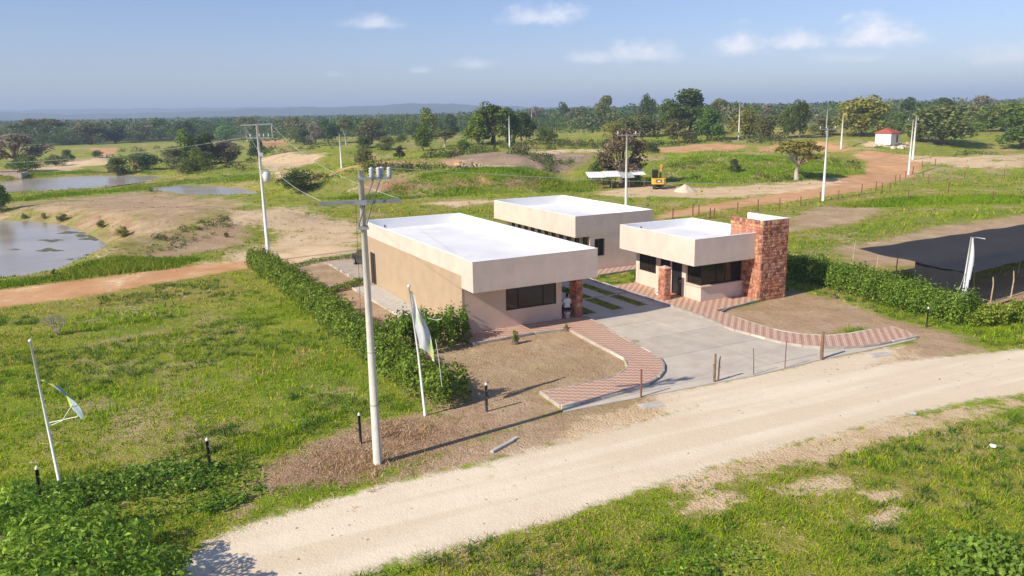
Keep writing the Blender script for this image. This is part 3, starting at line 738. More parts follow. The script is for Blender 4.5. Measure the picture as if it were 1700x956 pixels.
DRV = [mat('driveway_%s' % n, c, .9, .10, .8, .25, 12, streak=.25, dirt=(.36, .32, .26)) for n, c in (('a', (.53, .47, .385)), ('b', (.50, .44, .36)), ('c', (.55, .49, .40)))]
build_paving()


# ------------------------------------------------------------------ stone cladding
_stone_cache = {}


def stone_mesh(k, mi):
    if (k, mi) not in _stone_cache:
        r = random.Random(k * 13 + 5); n = r.choice((5, 6, 7, 6)); ps = []
        for i in range(n):
            a = 2 * math.pi * (i + r.uniform(-.22, .22)) / n + .4
            c, s = math.cos(a), math.sin(a); q = max(abs(c), abs(s)); ps.append((c / q * r.uniform(.42, .5), s / q * r.uniform(.42, .5)))
        vs = [(x, 0, z) for x, z in ps] + [(x * .9, -1, z * .9) for x, z in ps]; d = r.uniform(-.2, .2)
        vs = [(x, y + (d * x if y < 0 else 0), z) for x, y, z in vs]
        fs = [(i, (i + 1) % n, n + (i + 1) % n, n + i) for i in range(n)] + [tuple(range(n, 2 * n))]
        _stone_cache[(k, mi)] = MB().add(vs, fs).mesh('stone', STONES[mi])
    return _stone_cache[(k, mi)]


def clad(parent, org, u, w, h, cw=.27, chh=.23, skip=None, loc0=(0, 0, 0)):
    """cover a rectangle with single stones; org = lower corner, u = direction (angle) along the face, outward normal = u turned clockwise"""
    z = 0.0; r = rnd
    while z < h - .02:
        rh = min(r.uniform(.75, 1.25) * chh, h - z)
        if h - z - rh < .12: rh = h - z
        x = 0.0
        while x < w - .02:
            rw = min(r.uniform(.65, 1.35) * cw, w - x)
            if w - x - rw < .12: rw = w - x
            cx, cz = x + rw / 2, z + rh / 2
            if not (skip and skip(cx, cz)):
                o = bpy.data.objects.new('stone', stone_mesh(r.randrange(9), r.choices(range(5), (6, 5, 1.6, 4, 3))[0])); link(o, parent)
                o.location = (org[0] + math.cos(u) * cx, org[1] + math.sin(u) * cx, org[2] + cz)
                o.rotation_euler = (0, 0, u); o.scale = (rw * 1.06, r.uniform(.02, .05), rh * 1.06)
            x += rw
        z += rh


# ------------------------------------------------------------------ buildings (local frame: x along the fronts, y away from the road)
def window(parent, axis, plane, u0, u1, z0, z1, nsplit, inward, name='window', fw=.05, depth=.09):
    """axis 'y': lies in plane y=plane spanning x; axis 'x': plane x=plane spanning y. inward: +1/-1 direction of the recess"""
    f = MB()

    def bx(mb, a, b, c, d, p0, p1):
        lo, hi = sorted((p0, p1))
        if axis == 'y': mb.box(a, b, lo, hi, c, d)
        else: mb.box(lo, hi, a, b, c, d)
    p0, p1 = plane - inward * .012, plane + inward * depth
    bx(f, u0, u1, z0, z0 + fw, p0, p1); bx(f, u0, u1, z1 - fw, z1, p0, p1)
    bx(f, u0, u0 + fw, z0 + fw, z1 - fw, p0, p1); bx(f, u1 - fw, u1, z0 + fw, z1 - fw, p0, p1)
    edges = [u0] + list(nsplit) + [u1]
    for m in nsplit: bx(f, m - fw / 2, m + fw / 2, z0 + fw, z1 - fw, p0 + inward * .004, p1)
    o = f.build(name, M_FRAME, parent)
    for i in range(len(edges) - 1):
        g = MB(); bx(g, edges[i] + fw * .4, edges[i + 1] - fw * .4, z0 + fw * .5, z1 - fw * .5, plane + inward * .03, plane + inward * .05)
        g.build('pane', M_GLASS, o)
    return o


def wall_with_holes(mb, axis, p0, p1, u0, u1, z0, z1, holes):
    """holes sorted along u: (ua, ub, za, zb)"""
    def bx(a, b, c, d):
        if b - a < 1e-4 or d - c < 1e-4: return
        if axis == 'y': mb.box(a, b, p0, p1, c, d)
        else: mb.box(p0, p1, a, b, c, d)
    u = u0
    for ua, ub, za, zb in holes:
        bx(u, ua, z0, z1); bx(ua, ub, z0, za); bx(ua, ub, zb, z1); u = ub
    bx(u, u1, z0, z1)


def parapet(parent, a0, a1, b0, b1, zb, zt, deck, left_bottom=None, t=.15):
    f = MB(); e = .016
    f.box(a0, a1, b0, b0 + t, zb, zt - e)
    lb = left_bottom or [(b0 + t, b1 - t, zb)]
    for (y0, y1, z) in lb: f.box(a0, a0 + t, y0, y1, z, zt - e)
    f.box(a1 - t, a1, b0 + t, b1 - t, zb, zt - e); f.box(a0, a1, b1 - t, b1, zb, zt - e)
    fo = f.build('fascia', M_CREAM, parent)
    c = MB(); p = .006
    c.box(a0 - p, a1 + p, b0 - p, b0 + t, zt - e, zt); c.box(a0 - p, a1 + p, b1 - t, b1 + p, zt - e, zt)
    c.box(a0 - p, a0 + t, b0 + t, b1 - t, zt - e, zt); c.box(a1 - t, a1 + p, b0 + t, b1 - t, zt - e, zt)
    c.build('coping', M_WHITE, fo)
    k = MB(); s = .012
    k.box(a0 + t, a1 - t, b1 - t - s, b1 - t, deck, zt - e); k.box(a0 + t, a1 - t, b0 + t, b0 + t + s, deck, zt - e)
    k.box(a0 + t, a0 + t + s, b0 + t + s, b1 - t - s, deck, zt - e); k.box(a1 - t - s, a1 - t, b0 + t + s, b1 - t - s, deck, zt - e)
    k.build('parapet_lining', M_WHITE, fo)
    MB().box(a0 + t + s, a1 - t - s, b0 + t + s, b1 - t - s, deck - .12, deck).build('roof', M_ROOFW, parent)
    # rainwater outlets
    for (x, y) in ((a0 + 1.6, b1 - t - s - .006),):
        MB().box(x, x + .1, y - .01, y, deck + .12, deck + .3).build('roof_outlet', M_DARKST, fo)
    return fo


def shop():
    r = empty('shop_building', W(0, 0), TH)
    tag(r, 'largest flat roofed cream building with a tan side wall, nearest the tall pole', 'building')
    T, Zb = 4.4, 2.72
    parapet(r, 0, 7.8, 0, 19.4, Zb, T, 3.66, [(.15, 1.502, Zb), (1.502, 19.25, 3.4)])
    MB().box(.15, 7.65, .15, 1.5, Zb + .004, Zb + .06).box(6.32, 7.65, 1.5, 19.25, Zb + .004, Zb + .06).build('soffit', M_PINK, r)
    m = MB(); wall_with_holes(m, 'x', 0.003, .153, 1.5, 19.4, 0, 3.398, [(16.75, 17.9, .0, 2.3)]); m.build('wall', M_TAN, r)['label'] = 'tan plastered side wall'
    m = MB(); wall_with_holes(m, 'y', 1.5, 1.65, .155, 6.32, 0, 2.78, [(2.68, 5.94, 1.1, 2.35)]); m.build('wall', M_PINK, r)
    m = MB(); m.box(6.17, 6.32, 1.652, 19.4, 0, 2.78).box(.155, 6.168, 19.25, 19.4, 0, 3.4).build('wall', M_PINK, r)
    window(r, 'y', 1.5, 2.68, 5.94, 1.1, 2.35, (3.48, 5.1), 1)
    d = MB().box(.03, .08, 16.77, 17.88, .02, 2.28).build('door', mat('dark_door', (.05, .04, .04), .5, .1), r)
    MB().box(0.0, .03, 16.75, 16.81, .0, 2.3).box(0.0, .03, 17.84, 17.9, 0, 2.3).box(0, .03, 16.81, 17.84, 2.24, 2.3).box(.0, .03, 17.3, 17.35, 0, 2.24).box(0, .03, 16.81, 17.84, 1.1, 1.14).build('frame', M_FRAME, d)
    c = MB().box(7.24, 7.64, 1.34, 2.1, .1, Zb).build('column', M_MORTAR, r)
    clad(c, (7.24, 1.34, .14), 0, .4, 2.56, .26, .24); clad(c, (7.24, 2.1, .14), -math.pi / 2, .76, 2.56, .28, .24); clad(c, (7.64, 1.34, .14), math.pi / 2, .76, 2.56, .3, .26)
    for b in (7.5, 13.5):
        MB().box(7.24, 7.64, b, b + .5, .1, Zb).build('column', M_MORTAR, r)
    return r


def rear():
    a0, b0 = 14.2, 12.6; r = empty('rear_building', W(a0, b0), TH)
    tag(r, 'flat roofed cream building standing behind the other two, with a small front window', 'building')
    A, B = 7.2, 13.7; Zb, T = 2.75, 4.36
    parapet(r, 0, A, 0, B, Zb, T, 3.62)
    MB().box(.15, 1.3, .15, B - .15, Zb + .004, Zb + .06).build('soffit', M_PINK, r)
    m = MB(); wall_with_holes(m, 'y', 0.002, .15, 1.3, A - .002, 0, Zb - .001, [(1.72, 2.56, 1.2, 2.5)]); m.build('wall', M_CREAM, r)
    hs = [(.35 + i * 1.18, .35 + i * 1.18 + .62, 1.55, 2.6) for i in range(11)]
    m = MB(); wall_with_holes(m, 'x', 1.3, 1.45, .152, B - .15, 0, Zb, hs); m.build('wall', M_PINK, r)
    MB().box(A - .15, A - .002, .152, B - .002, 0, Zb - .001).box(1.3, A - .152, B - .15, B - .002, 0, Zb - .001).build('wall', M_CREAM, r)
    window(r, 'y', 0.002, 1.72, 2.56, 1.2, 2.5, (2.1,), 1)
    for h in hs: window(r, 'x', 1.3, h[0], h[1], h[2], h[3], (), 1)
    return r


def gatehouse():
    a0, b0 = 14.5, -.42; r = empty('gatehouse', W(a0, b0), TH)
    tag(r, 'small flat roofed gatehouse with a corner window band beside the red stone tower', 'building')
    Zb, T = 2.70, 4.35; A, B = 6.3, 7.75; fx = 15.9 - a0; fy = .56 - b0
    parapet(r, 0, A, 0, B, Zb, T, 3.8)
    MB().box(.15, A - .15, .15, B - .15, Zb + .004, Zb + .06).build('soffit', M_PINK, r)
    bl = lambda b: b - b0
    wb = 7.3 - b0
    # left wall with window, side light and door
    m = MB(); wall_with_holes(m, 'x', fx, fx + .15, 1.98 - b0, wb, 0, Zb, [(bl(2.36), bl(3.38), 0.0, 2.3), (bl(3.56), bl(4.55), .9, 2.3), (bl(5.06), bl(6.88), 1.15, 2.3)])
    m.box(fx, fx + .15, fy + .12, 1.98 - b0, 2.5, Zb); m.build('wall', M_CREAM, r)
    m = MB().box(fx + .151, A, wb - .15, wb, 0, Zb).box(A - .15, A, fy, wb - .151, 0, Zb).box(fx + .151, A - .151, fy + .12, fy + .26, 2.5, Zb).build('wall', M_CREAM, r)
    window(r, 'x', fx, bl(5.06), bl(6.88), 1.15, 2.3, (bl(5.97),), 1); window(r, 'x', fx, bl(3.56), bl(4.55), .9, 2.3, (), 1)
    d = MB().box(fx + .04, fx + .09, bl(2.38), bl(3.36), .15, 2.28).build('door', mat('black_glass_door', (.02, .022, .026), .25, .1, spec=.6), r)
    MB().box(fx - .006, fx + .05, bl(2.36), bl(2.42), .14, 2.3).box(fx - .006, fx + .05, bl(3.32), bl(3.38), .14, 2.3).box(fx - .006, fx + .05, bl(2.42), bl(3.32), 2.24, 2.3).build('frame', M_FRAME, d)
    MB().tube([(fx - .02, bl(2.5), 1.0), (fx - .02, bl(2.5), 1.18)], .02, 6).build('handle', M_STEEL, d)
    MB().box(fx - .9, fx, bl(2.36), bl(3.5), ZW, ZW + .04).build('doorstep', mat('terracotta_step', (.45, .22, .12), .8, .1), r)
    # counter below the window band, with its ledge
    MB().box(fx + .04, A - 1.4 + .0, fy - .02, fy + .12, 0, 1.05).box(fx + .04, fx + .18, fy + .121, 1.98 - b0, 0, 1.05).build('counter_wall', M_CREAM, r)
    MB().box(fx - .05, A - 1.36, fy - .12, fy + .3, 1.05, 1.12).box(fx - .05, fx + .3, fy + .3, 1.98 - b0, 1.05, 1.12).build('ledge', M_CREAM, r)
    o = window(r, 'y', fy + .14, fx + .16, 19.35 - a0, 1.12, 2.5, (17.32 - a0, 18.05 - a0, 18.7 - a0), 1)
    window(r, 'x', fx + .15, fy + .145, 1.98 - b0, 1.12, 2.5, (), 1)
    # red stone wall under the roof, against the tower
    s = MB().box(18.95 - a0 + .45, 19.44 - a0, .1, 1.35, .05, Zb).build('stone_return', M_MORTAR, r)
    clad(s, (19.40 - a0, 1.35, .14), -math.pi / 2, 1.25, Zb - .16, .3, .27)
    return r


def tower():
    a0, b0 = 19.45, -.9; r = empty('stone_tower', W(a0, b0), TH)
    tag(r, 'tall tower clad in red stone, white inside, against the gatehouse', 'tower'); h = 5.13; A = 2.25; t = .2
    # three walls: front, left, right; open at the back
    f = MB().box(0, A, 0, t, 0, h).build('front_wall', M_MORTAR, r); l = MB().box(0, t, t + .001, 2.8, 0, h - .002).build('side_wall', M_MORTAR, r)
    q = MB().box(A - t, A, t + .001, 3.45, 0, h - .002).build('side_wall', M_MORTAR, r)
    MB().box(t, A - t, t, t + .012, 2, h - .004).box(A - t - .012, A - t, t + .013, 3.45, 2, h - .004).box(t, t + .012, t + .013, 2.8, 2, h - .004).build('inner_lining', M_WHITE, r)
    MB().box(-.02, A + .02, -.02, t, h + .0, h + .03).box(A - t, A + .02, t, 3.45, h, h + .03).build('coping', M_WHITE, r)
    clad(f, (0, 0, .02), 0, A, h - .03, .225, .195)
    clad(l, (0, 2.8, .02), -math.pi / 2, 2.8, h - .03, .27, .23, skip=lambda x, z: 2.75 < z < 4.2 and x < 2.2)
    return r


shop(); rear(); gatehouse(); tower()


def pillar():
    r = empty('stone_pillar', W(14.2, 1.98), TH); tag(r, 'short free standing red stone pillar in front of the gatehouse door', 'pillar')
    s = MB().box(0, .5, 0, .62, 0, 2.2).build('shaft', M_MORTAR, r)
    clad(s, (0, 0, .16), 0, .5, 2.04, .27, .24); clad(s, (0, .62, .16), -math.pi / 2, .62, 2.04, .28, .24)
    MB().add([(-.03, -.03, 2.2), (.53, -.03, 2.2), (.53, .65, 2.2), (-.03, .65, 2.2), (.25, .31, 2.34), (-.03, -.03, 2.16), (.53, -.03, 2.16), (.53, .65, 2.16), (-.03, .65, 2.16)],
             [(0, 1, 4), (1, 2, 4), (2, 3, 4), (3, 0, 4), (5, 6, 1, 0), (6, 7, 2, 1), (7, 8, 3, 2), (8, 5, 0, 3), (8, 7, 6, 5)]).build('cap', mat('pink_mortar_cap', (.55, .38, .32), .9, .1), r)


pillar()


# ------------------------------------------------------------------ utility poles
def shaft(h, r0, r1, m=None):
    return MB().tube([(0, 0, -.3), (0, 0, h * .5), (0, 0, h)], [r0, (r0 + r1) / 2, r1], 14)


def insulator(mb, x, y, z, s=1.0, mi=0):
    mb.lathe([(.03 * s, 0), (.03 * s, .05 * s), (.075 * s, .07 * s), (.04 * s, .11 * s), (.08 * s, .14 * s), (.04 * s, .18 * s), (.075 * s, .21 * s), (.03 * s, .26 * s), (.012 * s, .28 * s)], (x, y, z), 10, mi)


def pole_at(px, top, label, r=.14, arm=None, h=None, m=None, name='utility_pole', base=None, group=None):
    b = ground(*px) if base is None else np.array(base)
    if h is None:
        d = ray(*top); t = (b[:2] @ d[:2]) / (d[:2] @ d[:2]); h = CAMH + t * d[2] - b[2]
    o = empty(name, b); tag(o, label, 'utility pole', group)
    shaft(h, r, r * .6).build('shaft', m or M_POLEW, o, True)
    if arm:
        w, ang, z = arm; c, s = math.cos(ang), math.sin(ang)
        a = MB().bar((-w / 2 * c, -w / 2 * s, h - z), (w / 2 * c, w / 2 * s, h - z), .09, .09).build('crossarm', M_STEEL, o)
        for q in (-.46, .46):
            i = MB(); insulator(i, w * q * c, w * q * s, h - z + .04, 1.3); i.build('insulator', M_PORC, o, True)
    return o, b, h


WIRES = []
# the tall pole by the road
pn, pb, ph = pole_at((627, 770), (604, 282), 'tall grey concrete pole standing at the edge of the near road', .15, m=M_POLE)
for i, (x0, x1) in enumerate(((-.12, .98),)):
    MB().bar((x0, -.12, 9.98), (x1, .06, 9.98), .08, .08).build('crossarm', M_STEEL, pn)
for x, y in ((.36, -.05), (.58, .0), (.66, .14), (.92, .05)):
    m = MB(); m.lathe([(.05, 0), (.05, .06), (.10, .08), (.06, .13), (.11, .17), (.06, .22), (.10, .26), (.06, .31), (.09, .34), (.03, .38)], (x, y, 9.96), 12); m.build('insulator', M_PORC, pn, True)
MB().bar((-1.32, -.22, 9.22), (1.22, .24, 9.22), .10, .10).box(-.2, .2, -.2, -.13, 9.14, 9.3).build('crossarm', mat('dull_blue_steel', (.30, .33, .37), .5, .1, metal=.5), pn)
for x0, x1 in ((-.1, .40), (.15, .62)):
    MB().tube([(x0, -.15, 8.35), (x0 - .02, -.2, 8.5), (x1, -.02, 9.94)], .03, 8).build('brace', mat('brown_steel', (.24, .22, .20), .6, .2), pn)
MB().lathe([(.155, 0), (.155, .1)], (0, 0, 8.34), 14).box(-.2, .2, -.2, -.14, 8.34, 8.42).build('clamp', M_STEEL, pn)
MB().tube([(-.2, -.1, 9.2), (-.24, -.12, 6), (-.3, -.14, 2.9)], .007, 5).build('earth_wire', M_DARKST, pn)
for z in (2.2, 4.1):
    MB().lathe([(.152 - z * .006, 0), (.152 - z * .006, .02)], (0, 0, z), 14).build('band', M_DARKST, pn)
# the pole by the hedge with the transformer
pl, lb, lh = pole_at((446, 433), (427, 205), 'white pole with a grey transformer at the far end of the left hedge', .15, m=M_POLEW)
MB().bar((-1.35, -.1, lh - .12), (1.25, .1, lh - .05), .09, .09).build('crossarm', M_STEEL, pl)
MB().bar((-.9, -.1, lh - 1.15), (1.2, .1, lh - 1.15), .08, .08).build('crossarm', M_STEEL, pl)
for x in (-.6, .15, .5, .9): m = MB(); insulator(m, x, 0, lh - 1.12, 1.1); m.build('insulator', M_PORC, pl, True)
MB().tube([(1.18, .1, lh - .1), (1.16, .1, lh - 1.1)], .03, 6).build('fuse_cutout', M_PORC, pl)
MB().lathe([(.24, 0), (.27, .03), (.27, .68), (.2, .74), (.05, .78)], (.47, -.1, lh - 4.7), 16).box(.14, .3, -.16, -.04, lh - 4.5, lh - 4.1).build('transformer', mat('transformer_grey', (.62, .63, .62), .5, .05), pl, True)
MB().bar((-.05, -.05, lh - 3.9), (.55, -.12, lh - 3.9), .1, .25).build('bracket', M_STEEL, pl)
MB().bar((-.05, -.05, lh - 2.5), (.35, -.1, lh - 2.5), .1, .3).build('bracket', M_STEEL, pl)
MB().box(-.9, .9, -.5, .6, -.1, .16).build('base_slab', M_CONC, pl)
for px, tp, lab, r, arm in (
        ((1366, 333), (1380, 213), 'white pole with a crossarm beside the orange dirt road, right of the umbrella tree', .17, (2.3, .2, .12)),
        ((1508, 290), (1519, 199), 'white pole with a crossarm at the orange road bend, nearer of a close pair', .17, (2.2, .2, .1)),
        ((1515, 265), (1523, 192), 'white pole at the bend of the orange road, farther of the close pair', .2, None),
        ((1396, 247), (1400, 187), 'bare white pole left of the red roofed hut', .2, None),
        ((1226, 230), (1229, 170), 'bare white pole rising in front of the light green tree behind the grassy mound', .2, None),
        ((846, 247), (845, 192), 'bare white pole on the brown earth mound, right of the leafless white tree', .2, None),
        ((883, 232), (883, 182), 'bare white pole at the right end of the tree clump beyond the brown earth mound', .2, None),
        ((567, 279), (562, 222), 'bare pale pole alone on the green rise left of the centre', .15, None),
        ((1371, 226), (1371, 178), 'thin grey pole between the dark tall tree and the yellowish round tree', .14, None)):
    pole_at(px, tp, lab, r, arm)
_b = PD(1038.6, 377, 80.0); _b[2] = 0
pm, mb_, mh = pole_at(None, (1041.5, 223), 'white pole with a crossarm rising behind the rear building roof', .15, (2.0, .15, .08), base=_b)


def wire(p, q, sag, label, r=.0075):
    p, q = np.array(p), np.array(q); pts = []
    for i in range(25):
        t = i / 24; x = p + (q - p) * t; x[2] -= sag * 4 * t * (1 - t); pts.append(x)
    o = MB(off=tuple(p)).tube(pts, r, 5).build('overhead_wire', M_WIRE); o.location = p
    tag(o, label, 'wire')


wire(lb + [1.2, .1, lh - .1], pb + [1.15, .24, 9.3], .7, 'thin wire from the transformer pole down to the right end of the near pole crossarm')
wire(lb + [-.95, -.1, lh - .2], pb + [-1.3, -.2, 9.3], .9, 'thin wire from the transformer pole down to the left end of the near pole crossarm')
wire(lb + [-.9, -.1, lh - 1.05], PD(-80, 272, 62), .5, 'thin wire running from the transformer pole out past the left edge', .009)
wire(pb + [.92, .05, 10.3], PD(1790, 268, 66), 1.1, 'long wire running level from the near pole insulators far to the right', .008)
wire(lb + [0, 0, 7.6], PD(-60, 350, 50), .3, 'low thin wire left of the transformer pole above the near pond', .009)

# ------------------------------------------------------------------ flags
GREEN = mat('flag_green', (.42, .52, .20), .8, .1); LIME = mat('flag_lime', (.55, .62, .10), .8, .1); MAG = mat('flag_magenta', (.35, .04, .14), .8, .1)


def clothmat(name, c, t=.3):
    m = mat(name, c, .8, .06, 3); nt = m.node_tree; b = nt.nodes['Principled BSDF']; out = nt.nodes['Material Output']
    tr = nnode(nt, 'ShaderNodeBsdfTranslucent'); tr.inputs[0].default_value = (*c, 1)
    mx = nnode(nt, 'ShaderNodeMixShader', inp={0: t}); nt.links.new(b.outputs[0], mx.inputs[1]); nt.links.new(tr.outputs[0], mx.inputs[2]); nt.links.new(mx.outputs[0], out.inputs[0]); return m


CLOTH = clothmat('white_flag_cloth', (.78, .80, .80)); CLOTHB = clothmat('pale_blue_flag_cloth', (.46, .58, .62))


def cloth(name, cols, rows, fn, mats, midx, parent, thick=.006):
    """double-sided sheet from fn(u, v) -> point"""
    V = []; F = []; M_ = []
    for s in (0, 1):
        for j in range(rows + 1):
            for i in range(cols + 1):
                p = np.array(fn(i / cols, j / rows)); V.append(tuple(p + np.array([0, thick * s, 0])))
    n = (rows + 1) * (cols + 1)
    for s in (0, 1):
        for j in range(rows):
            for i in range(cols):
                a = s * n + j * (cols + 1) + i; f = (a, a + 1, a + cols + 2, a + cols + 1); F.append(f if s == 0 else f[::-1]); M_.append(midx((i + .5) / cols, (j + .5) / rows))
    mb = MB(); mb.v = V; mb.f = F; mb.m = M_
    return mb.build(name, mats, parent, True)


fb = ground(706, 690); fl = empty('flag_pole', fb); fl.rotation_euler = (R(0), R(-.2), 0); tag(fl, 'white pole with a hanging white flag at the near end of the left hedge', 'flag')
MB().tube([(0, 0, -.2), (-.16, 0, 2.6), (-.40, 0, 5.36)], [.05, .042, .03], 10).build('pole', M_WHITEP, fl, True)
MB().lathe([(.02, 0), (.07, .04), (.07, .1), (.02, .14)], (-.40, 0, 5.34), 10).build('finial', M_WHITEP, fl, True)


def f2(u, v):
    top = np.array([-.12 + .34 * u, .02, 5.22 - .62 * u]); x = -.10 + (.30 + .62 * v * (1 - .35 * v)) * u * (1 if v < .8 else 1 - (v - .8) * .9) + .03 * math.sin(v * 9 + u * 4)
    return np.array([x + .02 - .28 + .24 * v, .10 * math.sin(u * 7 + v * 3) * u + .05 * math.sin(v * 6), top[2] - v * (2.35 - .15 * u) + .1 * math.sin(u * 5)])


cloth('flag', 16, 26, f2, [CLOTH, LIME, MAG, GREEN], lambda u, v: 2 if (v > .95 and .5 < u < .85) else 3 if (.66 < v <= .95 and u > .66) or (v < .05) or (.3 < v < .5 and .35 < u < .7) else 0, fl)
MB().tube([(.55, .05, 3.2), (.62, .06, 2.6), (.66, .05, 2.2), (.72, .08, 1.2)], .012, 5).build('cord', M_WHITEP, fl)
MB().tube([(.3, .02, 4.1), (.6, .06, 4.0), (.85, .05, 4.05)], .012, 5).build('cord', M_WHITEP, fl)
fb = ground(100, 808); fl = empty('flag_pole', fb); fl.rotation_euler = (0, R(-2.6), 0); tag(fl, 'leaning white pole with a torn pale blue flag strip in the left meadow', 'flag')
MB().tube([(0, 0, -.2), (0, 0, 2.5), (0, 0, 5.1)], [.05, .045, .035], 10).build('pole', M_WHITEP, fl, True)
MB().lathe([(.02, 0), (.06, .04), (.06, .08), (.02, .12)], (0, 0, 5.05), 10).build('finial', M_WHITEP, fl, True)


def f1(u, v):
    c = np.array([.02 + 1.18 * u, .02 + .12 * math.sin(u * 4), 3.75 - .62 * u - .75 * u * u]); w = .06 + .17 * max(0, math.sin(min(1, max(0, (u - .35) / .65)) * math.pi * .8))
    al = math.atan2(-(.62 + 1.5 * u), 1.18); nx, nz = -math.sin(al), math.cos(al)
    return c + np.array([w * (.5 - v) * nx, .10 * math.sin(v * 4 + u * 9) + .15 * v, w * (.5 - v) * nz])


cloth('flag', 20, 5, f1, [CLOTHB, LIME, CLOTH], lambda u, v: 1 if u < .3 or v > .88 else 0, fl)
MB().tube([(0, 0, 2.28), (.55, .03, 2.36), (.98, .05, 2.42), (1.08, .06, 2.5)], .016, 5).tube([(.12, 0, 2.2), (.5, .02, 2.33), (.95, .06, 2.9)], .012, 5).build('cord', M_WHITEP, fl)
fb = ground(1594, 523); bn = empty('feather_banner', fb); bn.scale = (1, 1, .97); tag(bn, 'tall narrow white feather banner standing at the right hedge', 'banner')
MB().tube([(0, 0, -.2), (.02, 0, 2.5), (.13, 0, 4.75)], [.04, .035, .03], 10).tube([(.13, 0, 4.73), (.6, .05, 4.68), (1.0, .1, 4.6)], .022, 6).build('pole', M_WHITEP, bn, True)


def f3(u, v):
    z = 4.7 - 4.1 * v; w = .08 + .42 * math.sin(min(1, v * 2.2) * math.pi / 2) * (1 - .1 * v)
    return np.array([.13 - .12 * v + .02 + w * u * (1 - .25 * (v > .0)), .07 * math.sin(u * 5 + v * 3), z])


cloth('banner_cloth', 8, 26, f3, [CLOTH, mat('banner_purple', (.06, .04, .09), .8, .1), GREEN], lambda u, v: 1 if v > .42 and u > .45 + .3 * (v < .6) else 2 if u < .14 and .06 < v < .45 else 0, bn)
MB().tube([(.0, -.05, 2.6), (-.25, -.1, 1.7), (-.62, -.15, .95), (-.68, -.15, .7)], .014, 5).build('cord', M_WHITEP, bn)


# ------------------------------------------------------------------ posts
def post(px, h, label, kind='black', lean=(0, 0), cat='post', r=.055, group=None):
    b = ground(*px); o = empty('fence_post', b); o.rotation_euler = (lean[0], lean[1], rnd.uniform(0, 3)); tag(o, label, cat, group)
    if kind == 'black':
        MB().tube([(0, 0, -.2), (0, 0, h * .5), (0, 0, h - .1)], [r, r * .97, r * .95], 10).build('shaft', M_BLACK, o, True)
        MB().lathe([(r * .95, 0), (r * .95, .05), (r * .3, .11)], (0, 0, h - .1), 10).build('white_tip', M_WHITEP, o)
        for z in (.25, .6, .9): MB().box(-.02, .02, -r - .015, -r + .01, z, z + .025).build('wire_staple', M_STEEL, o)
    elif kind == 'wood':
        MB().tube([(0, 0, -.2), (.01, .01, h * .4), (-.01, .015, h * .8), (0, 0, h)], [r, r * 1.05, r * .9, r * .8], 8).build('shaft', M_WOOD, o)
        MB().tube([(r * .8, 0, h * .55), (r * 1.8, .02, h * .62)], [.02, .012], 6).build('branch_stub', M_WOOD, o)
    elif kind == 'rod':
        MB().tube([(0, 0, -.2), (.005, 0, h * .6), (0, .01, h)], [r, r, r * .9], 8).build('shaft', M_RUST, o); MB().lathe([(r * 1.3, 0), (r * 1.3, .04)], (0, 0, h - .03), 8).build('cap', M_RUST, o)
    return o


post((67, 835), 1.25, 'black post with a white tip half hidden in the leaves at the bottom left corner', lean=(0, R(3)))
post((349, 781), 1.22, 'black plastic post with a white tip alone in the left meadow')
post((599, 736), 1.22, 'black plastic post with a white tip just left of the tall near pole')
post((808, 683), 1.25, 'black plastic post with a white tip on the brown yard right of the flag pole')
post((1064, 660), 1.25, 'thin rusty rod in front of the curved left pavement', 'rod', r=.04)
post((1186, 635), 1.35, 'thick wooden stake of the pair at the driveway mouth', 'wood', r=.06)
post((1192, 634), 1.2, 'thin crooked wooden stake of the pair at the driveway mouth', 'wood', lean=(0, R(4)), r=.035)
post((1251, 623), 1.3, 'thin leaning stick on the driveway edge, nearest the pair of stakes', 'rod', lean=(0, R(-5)), r=.02)
post((1303, 612), 1.3, 'thin upright stick on the driveway edge left of the dark timber post', 'rod', r=.022)
post((1364, 597), 1.4, 'stout dark timber post in front of the curved right pavement', 'wood', lean=(0, R(2)), r=.085)
post((1538, 543), 1.15, 'brown post with a white tip on the bare right yard', r=.045)
post((1610, 530), 1.3, 'pale topped post standing in the right hedge beside the banner', 'black', r=.045)
PAD = sorted((1533, 1541, 1508, 1574, 1601, 1667, 1647, 1531, 1553))
for i, (x, y) in enumerate([(1117, 363), (1150, 360), (1160, 357), (1179, 362), (1185, 363), (1224, 355), (1258, 351), (1294, 347), (1329, 342), (1361, 336), (1391, 333), (1430, 322), (1454, 315), (1464, 320), (1477, 318), (1486, 305), (1494, 302), (1503, 295), (1515, 289),
                            (1533, 295), (1541, 304), (1508, 332), (1574, 319), (1601, 296), (1667, 294), (1647, 332), (1531, 277), (1553, 274)]):
    od = ('first second third fourth fifth sixth seventh eighth ninth tenth eleventh twelfth thirteenth fourteenth fifteenth sixteenth seventeenth eighteenth nineteenth'.split())
    g = 'fence posts along the orange dirt road' if i < 19 else 'fence posts in the far right paddock'
    post((x, y), rnd.uniform(1.15, 1.4), 'thin dark fence post, %s from the left along the orange dirt road' % od[i] if i < 19 else 'lone dark fence post in the right paddock, %s from the left' % od[PAD.index(x)], 'rod', lean=(0, R(rnd.uniform(-3, 3))), r=.065, group=g)


